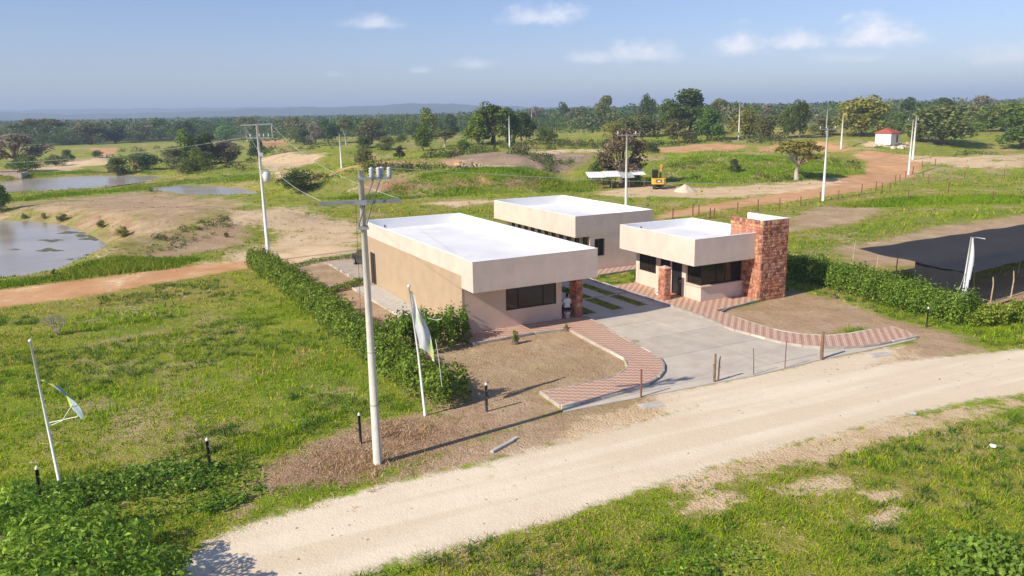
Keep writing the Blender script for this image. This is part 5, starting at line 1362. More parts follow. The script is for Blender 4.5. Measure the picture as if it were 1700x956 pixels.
TREES = [
    # left side
    (28, 278, 221, 105, 'sparse', 'grey', 'large grey brown thicket tree at the left edge above the far pond'),
    (70, 241, 195, 78, 'umbrella', 'olive', 'broad umbrella tree with a pale leaning trunk at the upper left'),
    (35, 238, 203, 52, 'umbrella', 'mid', 'lower umbrella tree left of the broad umbrella tree'),
    (152, 240, 201, 72, 'round', 'olive', 'wide olive tree right of the broad umbrella tree'),
    (138, 239, 212, 36, 'bare', 'grey', 'pale leafless tree in front of the wide olive tree'),
    (117, 240, 221, 40, 'bush', 'dark', 'dark low bush between the umbrella tree and the wide olive tree'),
    (110, 232, 209, 28, 'round', 'bright', 'small bright green tree behind the dark low bush at upper left'),
    (192, 238, 206, 52, 'round', 'dark', 'dark round tree right of the wide olive tree'),
    (240, 234, 209, 42, 'sparse', 'grey', 'brown dry tree left of the dark pair above the pond meadow'),
    (231, 237, 219, 26, 'bush', 'dark', 'small dark bush at the foot of the brown dry tree'),
    (265, 232, 196, 46, 'round', 'mid', 'mid green tree behind the brown dry tree'),
    (304, 236, 200, 46, 'round', 'dark', 'dark rounded tree above the twin meadow trees'),
    (375, 233, 208, 44, 'round', 'bright', 'bright green low tree left of the transformer pole'),
    (345, 228, 203, 36, 'sparse', 'olive', 'thin olive tree left of the bright green low tree'),
    (411, 234, 193, 40, 'umbrella', 'olive', 'umbrella crowned tree directly left of the transformer pole'),
    (112, 268, 248, 22, 'bush', 'dark', 'round dark shrub alone on the left meadow'),
    (163, 262, 248, 20, 'bush', 'dark', 'shrub at the top of the orange earth streak'),
    (42, 284, 254, 48, 'bush', 'mid', 'green bush mass at the far left above the pond'),
    (93, 275, 256, 34, 'bush', 'mid', 'low green bush right of the far left bush mass'),
    (238, 283, 250, 64, 'bush', 'dark', 'big dark bush left of the rusty tractor'),
    (196, 290, 262, 42, 'bush', 'dark', 'dark bush left of the big dark bush by the tractor'),
    (288, 276, 243, 44, 'bush', 'olive', 'olive bush behind the twin meadow trees'),
    (312, 274, 216, 42, 'tall', 'bright', 'tall light green tree, left of the twin meadow trees'),
    (343, 272, 220, 44, 'tall', 'dark', 'tall dark leaved tree, right of the twin meadow trees'),
    (333, 283, 246, 56, 'bush', 'mid', 'bush at the foot of the twin meadow trees'),
    (312, 289, 262, 36, 'bush', 'mid', 'low leafy bush in front of the twin meadow trees'),
    (378, 269, 232, 56, 'round', 'brown', 'round brownish tree right of the twin meadow trees'),
    (428, 264, 229, 36, 'tall', 'dark', 'dark green tree behind the transformer pole'),
    # centre left
    (492, 236, 193, 44, 'round', 'olive', 'olive tree right of the transformer pole top'),
    (505, 240, 214, 42, 'bush', 'dark', 'dark low tree right of the red earth bank'),
    (545, 238, 198, 48, 'round', 'dark', 'dark tree left of the lone pale pole'),
    (575, 242, 195, 36, 'umbrella', 'olive', 'light spreading tree behind the lone pale pole'),
    (617, 240, 196, 60, 'round', 'olive', 'wide rounded olive tree right of the lone pale pole'),
    (524, 242, 200, 34, 'sparse', 'grey', 'thin greyish tree between the two dark trees left of the lone pale pole'),
    (497, 318, 278, 74, 'bush', 'dark', 'spreading dark bush on the green bank between the two pole tops'),
    (606, 277, 244, 40, 'bush', 'olive', 'bush just right of the lone pale pole'),
    (603, 246, 226, 34, 'bush', 'dark', 'small dark shrub above the bush by the lone pale pole'),
    (641, 249, 226, 40, 'bush', 'olive', 'olive shrub on the green rise, left of the tall bright tree'),
    (664, 266, 242, 20, 'tall', 'dark', 'young narrow dark tree alone on the green rise'),
    (668, 240, 221, 26, 'bush', 'mid', 'small shrub behind the young narrow tree'),
    (712, 240, 181, 44, 'tall', 'bright', 'tall bright green tree left of the big tree clump'),
    (702, 251, 205, 40, 'tall', 'mid', 'dense tree at the foot of the tall bright green tree'),
    (745, 230, 189, 44, 'round', 'dark', 'dark purple toned tree right of the tall bright green tree'),
    (738, 244, 215, 50, 'umbrella', 'olive', 'low flat topped tree with its dark shadow on the green rise'),
    (768, 254, 230, 28, 'bush', 'mid', 'small round bush casting a shadow right of the flat topped tree'),
    (684, 232, 198, 34, 'round', 'mid', 'middling green tree left of the tall bright green tree'),
    (640, 222, 196, 40, 'round', 'dark', 'dark low tree behind the wide rounded olive tree'),
    # clump at 790-900
    (818, 238, 168, 78, 'tall', 'mid', 'tallest tree of the clump left of the leafless white tree'),
    (792, 240, 188, 52, 'tall', 'bright', 'bright leafy tree at the left end of the clump'),
    (843, 236, 178, 50, 'round', 'mid', 'leafy tree behind the leafless white tree'),
    (822, 236, 198, 40, 'bare', 'grey', 'leafless white branched tree in front of the clump'),
    (866, 234, 186, 56, 'round', 'dark', 'dark tree at the right end of the clump'),
    (906, 233, 208, 40, 'bush', 'mid', 'round bush right of the pole at the clump'),
    (888, 214, 174, 40, 'sparse', 'grey', 'grey thin crowned tree on the skyline behind the clump'),
    (935, 212, 168, 24, 'tall', 'dark', 'narrow dark skyline tree right of the grey thin crowned one'),
    (958, 214, 176, 40, 'sparse', 'grey', 'sparse skyline tree left of the pale tall tree'),
    (1004, 220, 157, 46, 'tall', 'olive', 'pale tall feathery tree breaking the skyline'),
    (984, 222, 187, 40, 'round', 'dark', 'dark tree at the foot of the pale tall feathery tree'),
    (1060, 234, 188, 80, 'bush', 'olive', 'wide olive thicket behind the big brownish tree'),
    (1020, 234, 200, 44, 'bush', 'yellow', 'yellow green bush behind the big brownish tree'),
    (1075, 215, 154, 36, 'round', 'dark', 'ball shaped dark tree on the skyline'),
    (1146, 222, 147, 80, 'tall', 'dark', 'highest dark tree on the skyline behind the mound'),
    (1110, 224, 164, 50, 'round', 'mid', 'tree left of the highest skyline tree'),
    (1175, 231, 178, 60, 'round', 'mid', 'full green tree below the highest skyline tree'),
    (1128, 232, 196, 64, 'bush', 'olive', 'olive thicket below the highest skyline tree'),
    (1192, 218, 163, 46, 'sparse', 'olive', 'thin olive tree right of the highest skyline tree'),
    (1236, 230, 180, 60, 'round', 'yellow', 'light green big leaved tree behind the skyline pole'),
    (1222, 218, 168, 34, 'round', 'dark', 'dark skyline tree behind the light green big leaved tree'),
    (1275, 216, 172, 34, 'sparse', 'grey', 'grey green tree between the light green and the dark tall tree'),
    (1276, 231, 188, 62, 'bush', 'olive', 'olive thicket left of the dark tall tree'),
    (1327, 229, 164, 36, 'tall', 'dark', 'dark tall ragged tree right of the mound'),
    (1308, 228, 174, 30, 'round', 'mid', 'tree close left of the dark tall ragged tree'),
    (1365, 224, 192, 50, 'bush', 'olive', 'low scrub between the dark ragged tree and the yellowish round tree'),
    (1032, 309, 214, 104, 'sparse', 'brown', 'big brownish half dry tree above the white roofed shelter'),
    (1003, 306, 252, 56, 'bush', 'mid', 'leafy green bush at the left foot of the big brownish tree'),
    (1050, 306, 262, 44, 'bush', 'dark', 'dark bush under the big brownish tree'),
    (1082, 254, 238, 34, 'bush', 'dark', 'branchy dark shrub right of the big brownish tree'),
    (1322, 299, 232, 100, 'umbrella', 'yellow', 'umbrella tree with a white trunk on the grassy mound'),
    (1218, 286, 264, 24, 'bush', 'dark', 'small dark shrub on the grassy mound'),
    # right
    (1431, 226, 159, 92, 'round', 'yellow', 'big yellowish round tree left of the red roofed hut'),
    (1508, 212, 162, 42, 'round', 'dark', 'dark ball shaped skyline tree right of the hut'),
    (1487, 220, 184, 52, 'bush', 'mid', 'green bushes behind the red roofed hut'),
    (1562, 240, 173, 112, 'round', 'olive', 'huge spreading tree right of the pair of close poles'),
    (1528, 234, 186, 50, 'bush', 'mid', 'leafy left flank bush of the huge spreading tree'),
    (1565, 206, 161, 28, 'umbrella', 'dark', 'small flat crown above the huge spreading tree'),
    (1627, 206, 158, 40, 'sparse', 'grey', 'grey bare topped tree on the right skyline'),
    (1600, 214, 172, 40, 'bush', 'olive', 'olive bush between the huge tree and the grey bare topped tree'),
    (1662, 218, 166, 92, 'round', 'bright', 'bright green wide tree near the right edge'),
    (1697, 246, 184, 84, 'round', 'mid', 'green tree cut by the right edge above the pale track'),
    (1745, 232, 170, 90, 'round', 'olive', 'tree just past the right edge'),
    (1, 352, 304, 34, 'tall', 'mid', 'small tree on the bank at the left edge by the near pond'),
    (-40, 250, 205, 80, 'round', 'dark', 'dark tree just past the left edge'),
]
for t in TREES:
    if 'past the' in t[6]: continue
    tree(*t)
# young plants on the pond bank
for x, by, ty, w, lab in ((40, 363, 353, 9, 'tiny shrub left of three on the near pond bank'), (73, 363, 352, 9, 'tiny pale sapling on the near pond bank'), (104, 366, 353, 18, 'round young shrub in the middle of the near pond bank'),
                          (169, 378, 364, 15, 'dark palm like seedling on the dry bank'), (203, 394, 373, 22, 'yellowish bushy sapling at the corner of the near pond'), (376, 394, 385, 9, 'small dark tuft shrub beside the bare ground'),
                          (250, 318, 310, 9, 'small round shrub between the two far ponds'), (90, 456, 446, 9, 'thin weed on the near shore of the pond')):
    tree(x, by, ty, w, 'bush', 'yellow' if 'yellow' in lab or 'pale' in lab else 'mid', lab, 'young_shrub', 'shrub')


def bare_shrub():
    b = ground(97, 556); o = empty('bare_shrub', b); tag(o, 'leafless twiggy shrub in the upper left meadow', 'shrub'); m = MB(); rn = random.Random(3)
    def br(p, d, L, r, k):
        q = p + d * L; m.tube([p, p + d * L * .5 + Vector((rn.uniform(-.05, .05), 0, 0)), q], [r, r * .8, r * .6], 5)
        if k:
            for _ in range(3): br(p + d * L * rn.uniform(.6, 1), (d + Vector((rn.uniform(-.7, .7), rn.uniform(-.7, .7), rn.uniform(-.1, .5)))).normalized(), L * rn.uniform(.6, .8), r * .6, k - 1)
    for i in range(6): br(Vector((0, 0, -.1)), Vector((rn.uniform(-.7, .7), rn.uniform(-.7, .7), 1)).normalized(), .62, .028, 3)
    m.build('branches', M_BARKW, o)


bare_shrub()


# ------------------------------------------------------------------ hedges
def hedge(line, hw, h, label, tone, seed, per=330, leaf=.15, name='hedge', taper=None):
    rs = np.random.RandomState(seed); pts = np.array(line, float); seg = np.linalg.norm(np.diff(pts, axis=0), axis=1); d = np.concatenate([[0], np.cumsum(seg)]); Ln = d[-1]
    n = int(Ln * (2 * hw + 2 * h) * per); s = rs.uniform(-hw * .5, Ln + hw * .5, n); sc = np.clip(s, 0, Ln)
    cx = np.interp(sc, d, pts[:, 0]); cy = np.interp(sc, d, pts[:, 1]); i = np.clip(np.searchsorted(d, sc) - 1, 0, len(seg) - 1); tg = (pts[i + 1] - pts[i]) / seg[i][:, None]; nm = np.stack([-tg[:, 1], tg[:, 0]], 1)
    cx += tg[:, 0] * (s - sc); cy += tg[:, 1] * (s - sc)
    ph = rs.uniform(0, math.pi, n); rad = np.where(rs.rand(n) < .3, rs.uniform(.45, .85, n), rs.uniform(.82, 1.1, n)); rad = np.where(rs.rand(n) < .05, rs.uniform(1.1, 1.3, n), rad)
    lump = 1 + .18 * np.sin(s * 2.1 + 1.3 * np.sin(s * .7) + seed) + .14 * np.sin(s * 5.3 + 2 * ph) + .07 * np.sin(ph * 6 + s * 3.1)
    endk = np.sqrt(np.clip(1 - (np.abs(s - sc) / (hw * .55)) ** 2, 0, 1)); co, si = np.cos(ph), np.sin(ph)
    cx_ = np.sign(co) * np.abs(co) ** .6; sz = np.abs(si) ** .55
    off = cx_ * hw * rad * lump * np.maximum(endk, .2); z = sz * h * rad * (lump * .5 + .5) * np.maximum(endk, .3)
    C = np.stack([cx + nm[:, 0] * off, cy + nm[:, 1] * off, np.maximum(z, .03)], 1); base = np.array([pts[0][0], pts[0][1], 0])
    C[:, 2] += terr(C[:, 0], C[:, 1]); N = np.stack([nm[:, 0] * co, nm[:, 1] * co, si], 1) + .7 * rs.normal(size=(n, 3)); S = leaf * rs.uniform(.6, 1.35, n)
    V, F = leaves(C - base, N, S, rs, .55); o = empty(name, base); tag(o, label, 'hedge')
    link(bpy.data.objects.new('foliage', np_mesh('foliage', V, F, M_LEAFN, tone_cols(tone, n, rs))), o)
    m = MB(off=tuple(base))
    for q in np.arange(.3, Ln, .7):
        x, y = np.interp(q, d, pts[:, 0]), np.interp(q, d, pts[:, 1]); m.tube([(x, y, -.1), (x + rnd.uniform(-.1, .1), y + rnd.uniform(-.1, .1), h * .5), (x + rnd.uniform(-.3, .3), y + rnd.uniform(-.3, .3), h * .8)], [.035, .03, .012], 5)
    m.build('stems', M_BARK, o); return o


TONES['hedge'] = ((.06, .125, .014), (.25, .36, .05)); TONES['hedgeb'] = ((.10, .18, .018), (.33, .43, .06))
HL = [P(x, y)[:2] for x, y in ((412, 444), (460, 478), (520, 528), (580, 578), (640, 628), (690, 662), (730, 676))]
hedge([p + np.array([.55, .25]) for p in HL], .72, 1.38, 'long leafy green hedge running from the flag pole back to the transformer pole', 'hedge', 5)
hedge([P(x, y)[:2] for x, y in ((662, 574), (690, 584), (725, 580), (762, 565))], .8, 1.7, 'tall dark bush against the front left corner of the shop building', 'hedge', 9, 300, .17, 'garden_bush')
hedge([P(x, y)[:2] + np.array([.6, .9]) for x, y in ((1290, 464), (1330, 468), (1372, 480), (1440, 500), (1500, 519), (1560, 534), (1600, 543))], .95, 1.6, 'leafy green hedge bounding the right yard beside the stone tower', 'hedge', 21)
hedge([P(x, y)[:2] + np.array([.3, .5]) for x, y in ((1612, 545), (1660, 540), (1710, 532), (1790, 520))], .6, .95, 'lower brighter hedge running to the right edge below the shade net', 'hedgeb', 23, 260)
hedge([P(x, y)[:2] for x, y in ((518, 483), (550, 486), (582, 478), (600, 470))], .3, .42, 'low clipped edging hedge beside the parking slab', 'hedge', 25, 240, .12, 'edging_hedge')
hedge([P(x, y)[:2] for x, y in ((490, 444), (530, 434), (580, 428), (612, 424))], .25, .3, 'thin low edging row behind the parking slab', 'hedge', 27, 150, .12, 'edging_hedge')


def big_plant(name, label, cat, c, lobes, n, leaf, tone, trunk, seed, asp=.5):
    rs = np.random.RandomState(seed); o = empty(name, c); tag(o, label, cat); C, N, S = lobe_leaves(lobes, n, leaf, rs, .2); V, F = leaves(C, N, S, rs, asp)
    link(bpy.data.objects.new('crown', np_mesh('crown', V, F, M_LEAFN, tone_cols(tone, n, rs))), o); m = MB(); m.tube(trunk, [.22, .17, .1][:len(trunk)], 8)
    for l in lobes[::2]: m.tube([trunk[-1], l[0]], [.06, .02], 5)
    m.build('trunk', M_BARK, o); return o


rn = random.Random(12)
b = P(70, 1010, 0); lob = []
for x, y, z, r_ in ((20, 850, 2.6, .85), (70, 880, 2.9, 1.0), (130, 900, 3.0, .95), (190, 905, 2.9, .9), (40, 930, 3.3, 1.1), (120, 950, 3.4, 1.1), (215, 950, 2.9, .85), (260, 935, 2.6, .7), (290, 930, 2.4, .45), (160, 860, 2.3, .65), (100, 840, 2.2, .7), (10, 990, 3.6, 1.2), (90, 1010, 3.7, 1.2), (180, 1010, 3.3, 1.0), (250, 990, 2.9, .8), (30, 815, 2.0, .6), (-40, 870, 2.8, 1.0), (230, 880, 2.2, .5), (300, 955, 2.4, .4)):
    z *= .55; q = P(x, y, z); r_ *= .86; lob.append(((q[0] - b[0], q[1] - b[1], z), (r_, r_, r_ * .6)))
big_plant('roadside_tree', 'leafy tree crown filling the bottom left corner beside the road', 'tree', b, lob, 8500, .18, 'hedgeb', [(0, 0, -.3), (.1, .1, .7), (0, .2, 1.3)], 31, .42)
b = ground(1640, 985); lob = []
for x, y, z, r_ in ((1600, 930, .7, .45), (1640, 925, .9, .5), (1680, 940, .9, .5), (1620, 965, .8, .5), (1665, 900, .6, .35), (1580, 960, .5, .4), (1700, 960, .9, .5), (1610, 895, .5, .25)):
    q = P(x, y, z); lob.append(((q[0] - b[0], q[1] - b[1], z), (r_, r_, r_ * .8)))
big_plant('vine_shrub', 'broad leaved bright green shrub in the bottom right corner', 'shrub', b, lob, 1900, .15, 'bright', [(0, 0, -.2), (.05, .05, .3), (0, 0, .6)], 33, .7)
for px, lab in (((855, 571), 'small yellow green sapling by the kerb in front of the shop window'), ((940, 549), 'tiny green seedling by the kerb near the red column'), ((1385, 495), 'small green weed alone on the bare right yard')):
    b = ground(*px); s = 1.0 if 'sapling' in lab else .5
    big_plant('seedling', lab, 'plant', b, [((0, 0, .45 * s), (.16 * s, .16 * s, .3 * s)), ((.08, .05, .25 * s), (.16 * s, .16 * s, .15 * s))], 70, .14 * s + .04, 'bright', [(0, 0, -.05), (0, 0, .2), (.02, 0, .5 * s)], 3)


# ------------------------------------------------------------------ grass and weeds (stuff)
def blades(X, Y, h, k, width, cols, rs, lean=.45, spread=.09):
    n = len(X); Zg = terr(X, Y); X = np.repeat(X, k); Y = np.repeat(Y, k); Zg = np.repeat(Zg, k); hh = np.repeat(h, k) * rs.uniform(.5, 1.15, n * k); c = np.repeat(cols, k, 0) * rs.uniform(.75, 1.25, (n * k, 1))
    sp_ = np.repeat(spread if np.ndim(spread) else np.full(n, spread), k)
    X = X + rs.normal(size=n * k) * sp_; Y = Y + rs.normal(size=n * k) * sp_; a = rs.uniform(0, 6.28, n * k); w = width * rs.uniform(.6, 1.4, n * k); l = hh * lean * rs.uniform(.2, 1.6, n * k); a2 = rs.uniform(0, 6.28, n * k)
    B = np.stack([X, Y, Zg - .02], 1); dx = np.stack([np.cos(a) * w, np.sin(a) * w, 0 * w], 1); T = B + np.stack([np.cos(a2) * l, np.sin(a2) * l, hh], 1); Mm = (B + T) / 2 + np.stack([0 * l, 0 * l, hh * .12], 1)
    V = np.stack([B - dx, B + dx, T], 1).reshape(-1, 3); F = np.arange(3 * n * k).reshape(-1, 3)
    C = np.concatenate([np.clip(c, 0, 1), np.ones((n * k, 1))], 1); return V, F, np.repeat(C, 3, 0)


G1 = np.array([[.24, .39, .016], [.35, .48, .022], [.47, .48, .055], [.13, .25, .018], [.55, .42, .15]])


def in_site(X, Y):
    q = np.stack([X, Y], 1) - O2; a, b_ = q @ EX, q @ EY
    m = ((a > -1.8) & (a < 7.8) & (b_ > -.4) & (b_ < 19.6)) | ((a > -1.3) & (a < 4.6) & (b_ > 19) & (b_ < 28)) | ((a > 13.7) & (a < 22) & (b_ > -.5) & (b_ < 8)) | ((a > 14) & (a < 22) & (b_ > 10.7) & (b_ < 26.6))
    drive = (a > 7.6) & (a < 14) & (b_ > -12) & (b_ < 20)
    grassy = (((a > 8.06) & (a < 8.99)) | ((a > 10.24) & (a < 11.04)) | ((a > 12.2) & (a < 12.89))) & (b_ > 1.97) & (((b_ < 5.2)) | ((b_ > 5.45) & (b_ < 9.25)) | ((b_ > 9.5) & (b_ < 13.9)))
    m |= drive & ~grassy
    for pl in (_PL, _PR): m |= poly_sd(X, Y, pl) < .12
    return m, grassy & (b_ > 1.9)


_PL = np.array(L_IN + L_OUT[::-1]); _PR = np.array(R_OUT[12:] + R_IN); _FR = np.array([np.array(p) for p in ([L_OUT[-1]] + FRONT + R_OUT[::-1][:20] + L_OUT[12:])])


def scatter(n, r0, r1, a0, a1, rs):
    u = rs.rand(n); r = np.sqrt(r0 ** 2 + (r1 ** 2 - r0 ** 2) * u); a = np.radians(rs.uniform(a0, a1, n)); return r * np.sin(a), r * np.cos(a)


def pondmask(X, Y):
    m = np.zeros(X.shape, bool)
    for pp in PONDS: m |= poly_sd(X, Y, pp) < .6
    return m


def meadow():
    rs = np.random.RandomState(77); allV = []; allF = []; allC = []; nv = 0
    dV = []; dF = []; dC = []; dn = 0
    for (n, r0, r1, hs, k, wd) in ((30000, 15, 30, .13, 7, .018), (42000, 28, 52, .14, 6, .024), (34000, 50, 100, .17, 5, .045), (26000, 95, 210, .26, 4, .10)):
        X, Y = scatter(n, r0, r1, -39, 39, rs); Z = zones(X, Y); site, strip = in_site(X, Y)
        p = (1 - np.clip(Z[0] * 2.2, 0, 1)) * (1 - np.clip(Z[1] * 2, 0, 1)) * (1 - .9 * np.clip(Z[3] * 1.6, 0, 1)) * (1 - .72 * np.clip(Z[2] * 1.5, 0, 1)) * (1 - .9 * Z[6])
        clump = np.clip(.5 + .5 * wob(X, Y, 1.7, 3) + .45 * wob(X, Y, .55, 4), 0, 1.1); keep = (rs.rand(n) < p * (.12 + 1.0 * clump)) & ~site & ~pondmask(X, Y) & (poly_sd(X, Y, _FR) > .05)
        keep |= strip & (rs.rand(n) < .9)
        X, Y, Z, st = X[keep], Y[keep], Z[:, keep], strip[keep]; m = len(X); pat = np.clip(.5 + .45 * wob(X, Y, 5, 7) + .35 * wob(X, Y, 1.9, 8), 0, 1)
        ci = np.where(rs.rand(m) < .25 + .3 * pat, 1, 0); ci = np.where(rs.rand(m) < .30 * (1 - pat) + .02, 2, ci); ci = np.where(rs.rand(m) < .30 * pat, 3, ci); ci = np.where(rs.rand(m) < .02 + .22 * (wob(X, Y, 3.1, 12) > .45), 4, ci); C = G1[ci] * np.where(Z[4] > .5, 1.08, 1)[:, None]
        far = np.hypot(X, Y) > 55; ci = np.where(far & (rs.rand(m) < .45 * (wob(X, Y, 11, 31) + .5 * wob(X, Y, 4, 32) > .0)), 2, ci); ci = np.where(far & (rs.rand(m) < .5 * (wob(X, Y, 8, 33) + .5 * wob(X, Y, 3, 34) > .35)), 4, ci); C = G1[ci] * np.where(Z[4] > .5, 1.08, 1)[:, None]
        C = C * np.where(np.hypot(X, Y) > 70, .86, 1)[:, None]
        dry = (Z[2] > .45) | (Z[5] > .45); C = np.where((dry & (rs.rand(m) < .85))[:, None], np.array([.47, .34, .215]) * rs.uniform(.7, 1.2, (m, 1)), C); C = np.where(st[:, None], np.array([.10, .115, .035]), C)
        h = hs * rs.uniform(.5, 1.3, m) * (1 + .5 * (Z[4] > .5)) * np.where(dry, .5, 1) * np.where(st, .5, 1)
        big = (rs.rand(m) < .04) & ~dry; h = np.where(big, h * 1.9, h)
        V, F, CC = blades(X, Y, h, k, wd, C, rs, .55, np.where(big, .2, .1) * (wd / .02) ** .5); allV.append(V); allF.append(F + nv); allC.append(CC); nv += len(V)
    # darker tussocks and small broad leaved weeds scattered through the near meadow
    X, Y = scatter(9000, 16, 62, -38, 38, rs); Z = zones(X, Y); site, _ = in_site(X, Y); w_ = wob(X, Y, 3.3, 21) + .6 * wob(X, Y, 1.2, 22)
    k = (Z[:4].max(0) < .3) & (Z[5] < .3) & ~site & ~pondmask(X, Y) & (w_ > .15) & (poly_sd(X, Y, _FR) > .1); X, Y = X[k], Y[k]; m = len(X)
    C = np.array([[.10, .20, .03], [.15, .27, .03], [.08, .16, .035]])[rs.randint(0, 3, m)]; V, F, CC = blades(X, Y, .24 * rs.uniform(.5, 1.5, m), 16, .022, C, rs, .9, .13); allV.append(V); allF.append(F + nv); allC.append(CC); nv += len(V)
    tag(link(bpy.data.objects.new('meadow_grass', np_mesh('meadow_grass', np.concatenate(allV), np.concatenate(allF), M_GRASS, np.concatenate(allC)))), 'short green and yellowing grass over the meadows and verges', 'grass', kind='stuff')
    # dead brown weeds heaped beside the tall pole
    pp = GP([(440, 812), (455, 765), (530, 742), (620, 712), (720, 702), (800, 715), (740, 745), (690, 772), (600, 798), (500, 818)]); lo, hi = pp.min(0) - 1.5, pp.max(0) + 1.5
    X = rs.uniform(lo[0], hi[0], 9000); Y = rs.uniform(lo[1], hi[1], 9000); k = (poly_sd(X, Y, pp) < .8 * rs.normal(size=9000) - .2) & (rs.rand(9000) < .18 + .42 * (wob(X, Y, .7, 2) > .0)); X, Y = X[k], Y[k]; m = len(X)
    C = np.array([[.58, .36, .23], [.46, .29, .175], [.66, .48, .32], [.36, .25, .14]])[rs.randint(0, 4, m)]; V, F, CC = blades(X, Y, .19 * rs.uniform(.4, 1.3, m) * (.8 + .5 * wob(X, Y, 1.1, 4)), 8, .02, C, rs, .9, .12)
    tag(link(bpy.data.objects.new('dead_weeds', np_mesh('dead_weeds', V, F, M_GRASS, CC))), 'brown dead weeds heaped around the foot of the tall pole', 'weeds', kind='stuff')
    # broad leaved creeping weeds along the lower left fence line
    pp = GP([(0, 830), (60, 800), (150, 800), (270, 778), (430, 770), (445, 815), (380, 850), (280, 870), (150, 880), (0, 900)]); lo, hi = pp.min(0), pp.max(0); n = 26000
    X = rs.uniform(lo[0], hi[0], n); Y = rs.uniform(lo[1], hi[1], n); q = wob(X, Y, 1.3, 9); k = (poly_sd(X, Y, pp) < 0) & (rs.rand(n) < .10 + .28 * (q > .1)); X, Y, q = X[k], Y[k], q[k]; m = len(X)
    h = .42 * np.clip(.35 + .7 * q, .08, 1) * rs.uniform(.2, 1, m); Cc = np.stack([X, Y, terr(X, Y) + h + .03], 1); V, F = leaves(Cc, np.array([0, 0, 1.0]) + .7 * rs.normal(size=(m, 3)), .15 * rs.uniform(.6, 1.4, m), rs, .6)
    tag(link(bpy.data.objects.new('creeping_weeds', np_mesh('creeping_weeds', V, F, M_LEAFN, tone_cols('hedge', m, rs)))), 'leafy creeping weeds along the lower left fence line', 'weeds', kind='stuff')
    pp = GP([(1080, 956), (1200, 905), (1350, 890), (1480, 880), (1600, 870), (1700, 850), (1750, 980), (1100, 1010)]); lo, hi = pp.min(0), pp.max(0); n = 9000
    X = rs.uniform(lo[0], hi[0], n); Y = rs.uniform(lo[1], hi[1], n); q = wob(X, Y, 1.0, 3); k = (poly_sd(X, Y, pp) < 0) & (q > .25) & (rs.rand(n) < .5); X, Y, q = X[k], Y[k], q[k]; m = len(X)
    Cc = np.stack([X, Y, terr(X, Y) + .28 * q * rs.uniform(.2, 1, m) + .03], 1); V, F = leaves(Cc, np.array([0, 0, 1.0]) + .7 * rs.normal(size=(m, 3)), .11 * rs.uniform(.6, 1.4, m), rs, .6)
    tag(link(bpy.data.objects.new('broadleaf_weeds', np_mesh('broadleaf_weeds', V, F, M_LEAFN, tone_cols('hedgeb', m, rs)))), 'low broad leaved weeds in the grass at the bottom right', 'weeds', kind='stuff')
    # tall grass on the banks and along the orange road fence
    Vs = []; Fs = []; Cs = []; nv = 0
    for px, n, hh in ((((520, 330), (620, 305), (780, 296), (985, 293), (985, 318), (800, 322), (640, 332)), 3000, .9), (((1390, 338), (1480, 330), (1650, 325), (1700, 328), (1700, 338), (1500, 342), (1400, 345)), 1500, .8), (((1070, 300), (1130, 265), (1250, 258), (1390, 264), (1440, 290), (1330, 302), (1200, 306)), 3500, .7),
                      (((0, 300), (150, 288), (262, 290), (262, 286), (150, 283), (0, 290)), 900, .9), (((0, 332), (100, 322), (240, 305), (420, 290), (440, 298), (300, 306), (120, 326), (0, 340)), 1500, .8), (((0, 468), (80, 460), (150, 436), (190, 425), (330, 430), (280, 445), (130, 462), (0, 478)), 2500, .5)):
        pp = GP(px); lo, hi = pp.min(0), pp.max(0); X = rs.uniform(lo[0], hi[0], n * 3); Y = rs.uniform(lo[1], hi[1], n * 3); k = poly_sd(X, Y, pp) < 0; X, Y = X[k][:n], Y[k][:n]; m = len(X)
        q = wob(X, Y, 4, 6) + .5 * rs.normal(size=m); C = G1[np.where(q > .55, 1, np.where(q < -.75, 2, np.where(q < -.35, 3, 0)))]; C = C * .78; V, F, CC = blades(X, Y, hh * .62 * rs.uniform(.4, 1.2, m) * (.8 + .4 * wob(X, Y, 2.2, 3)), 9, .05, C, rs, .8, .45); Vs.append(V); Fs.append(F + nv); Cs.append(CC); nv += len(V)
    tag(link(bpy.data.objects.new('bank_grass', np_mesh('bank_grass', np.concatenate(Vs), np.concatenate(Fs), M_GRASS, np.concatenate(Cs)))), 'tall coarse grass on the banks, the mound and the fence lines', 'grass', kind='stuff')


meadow()


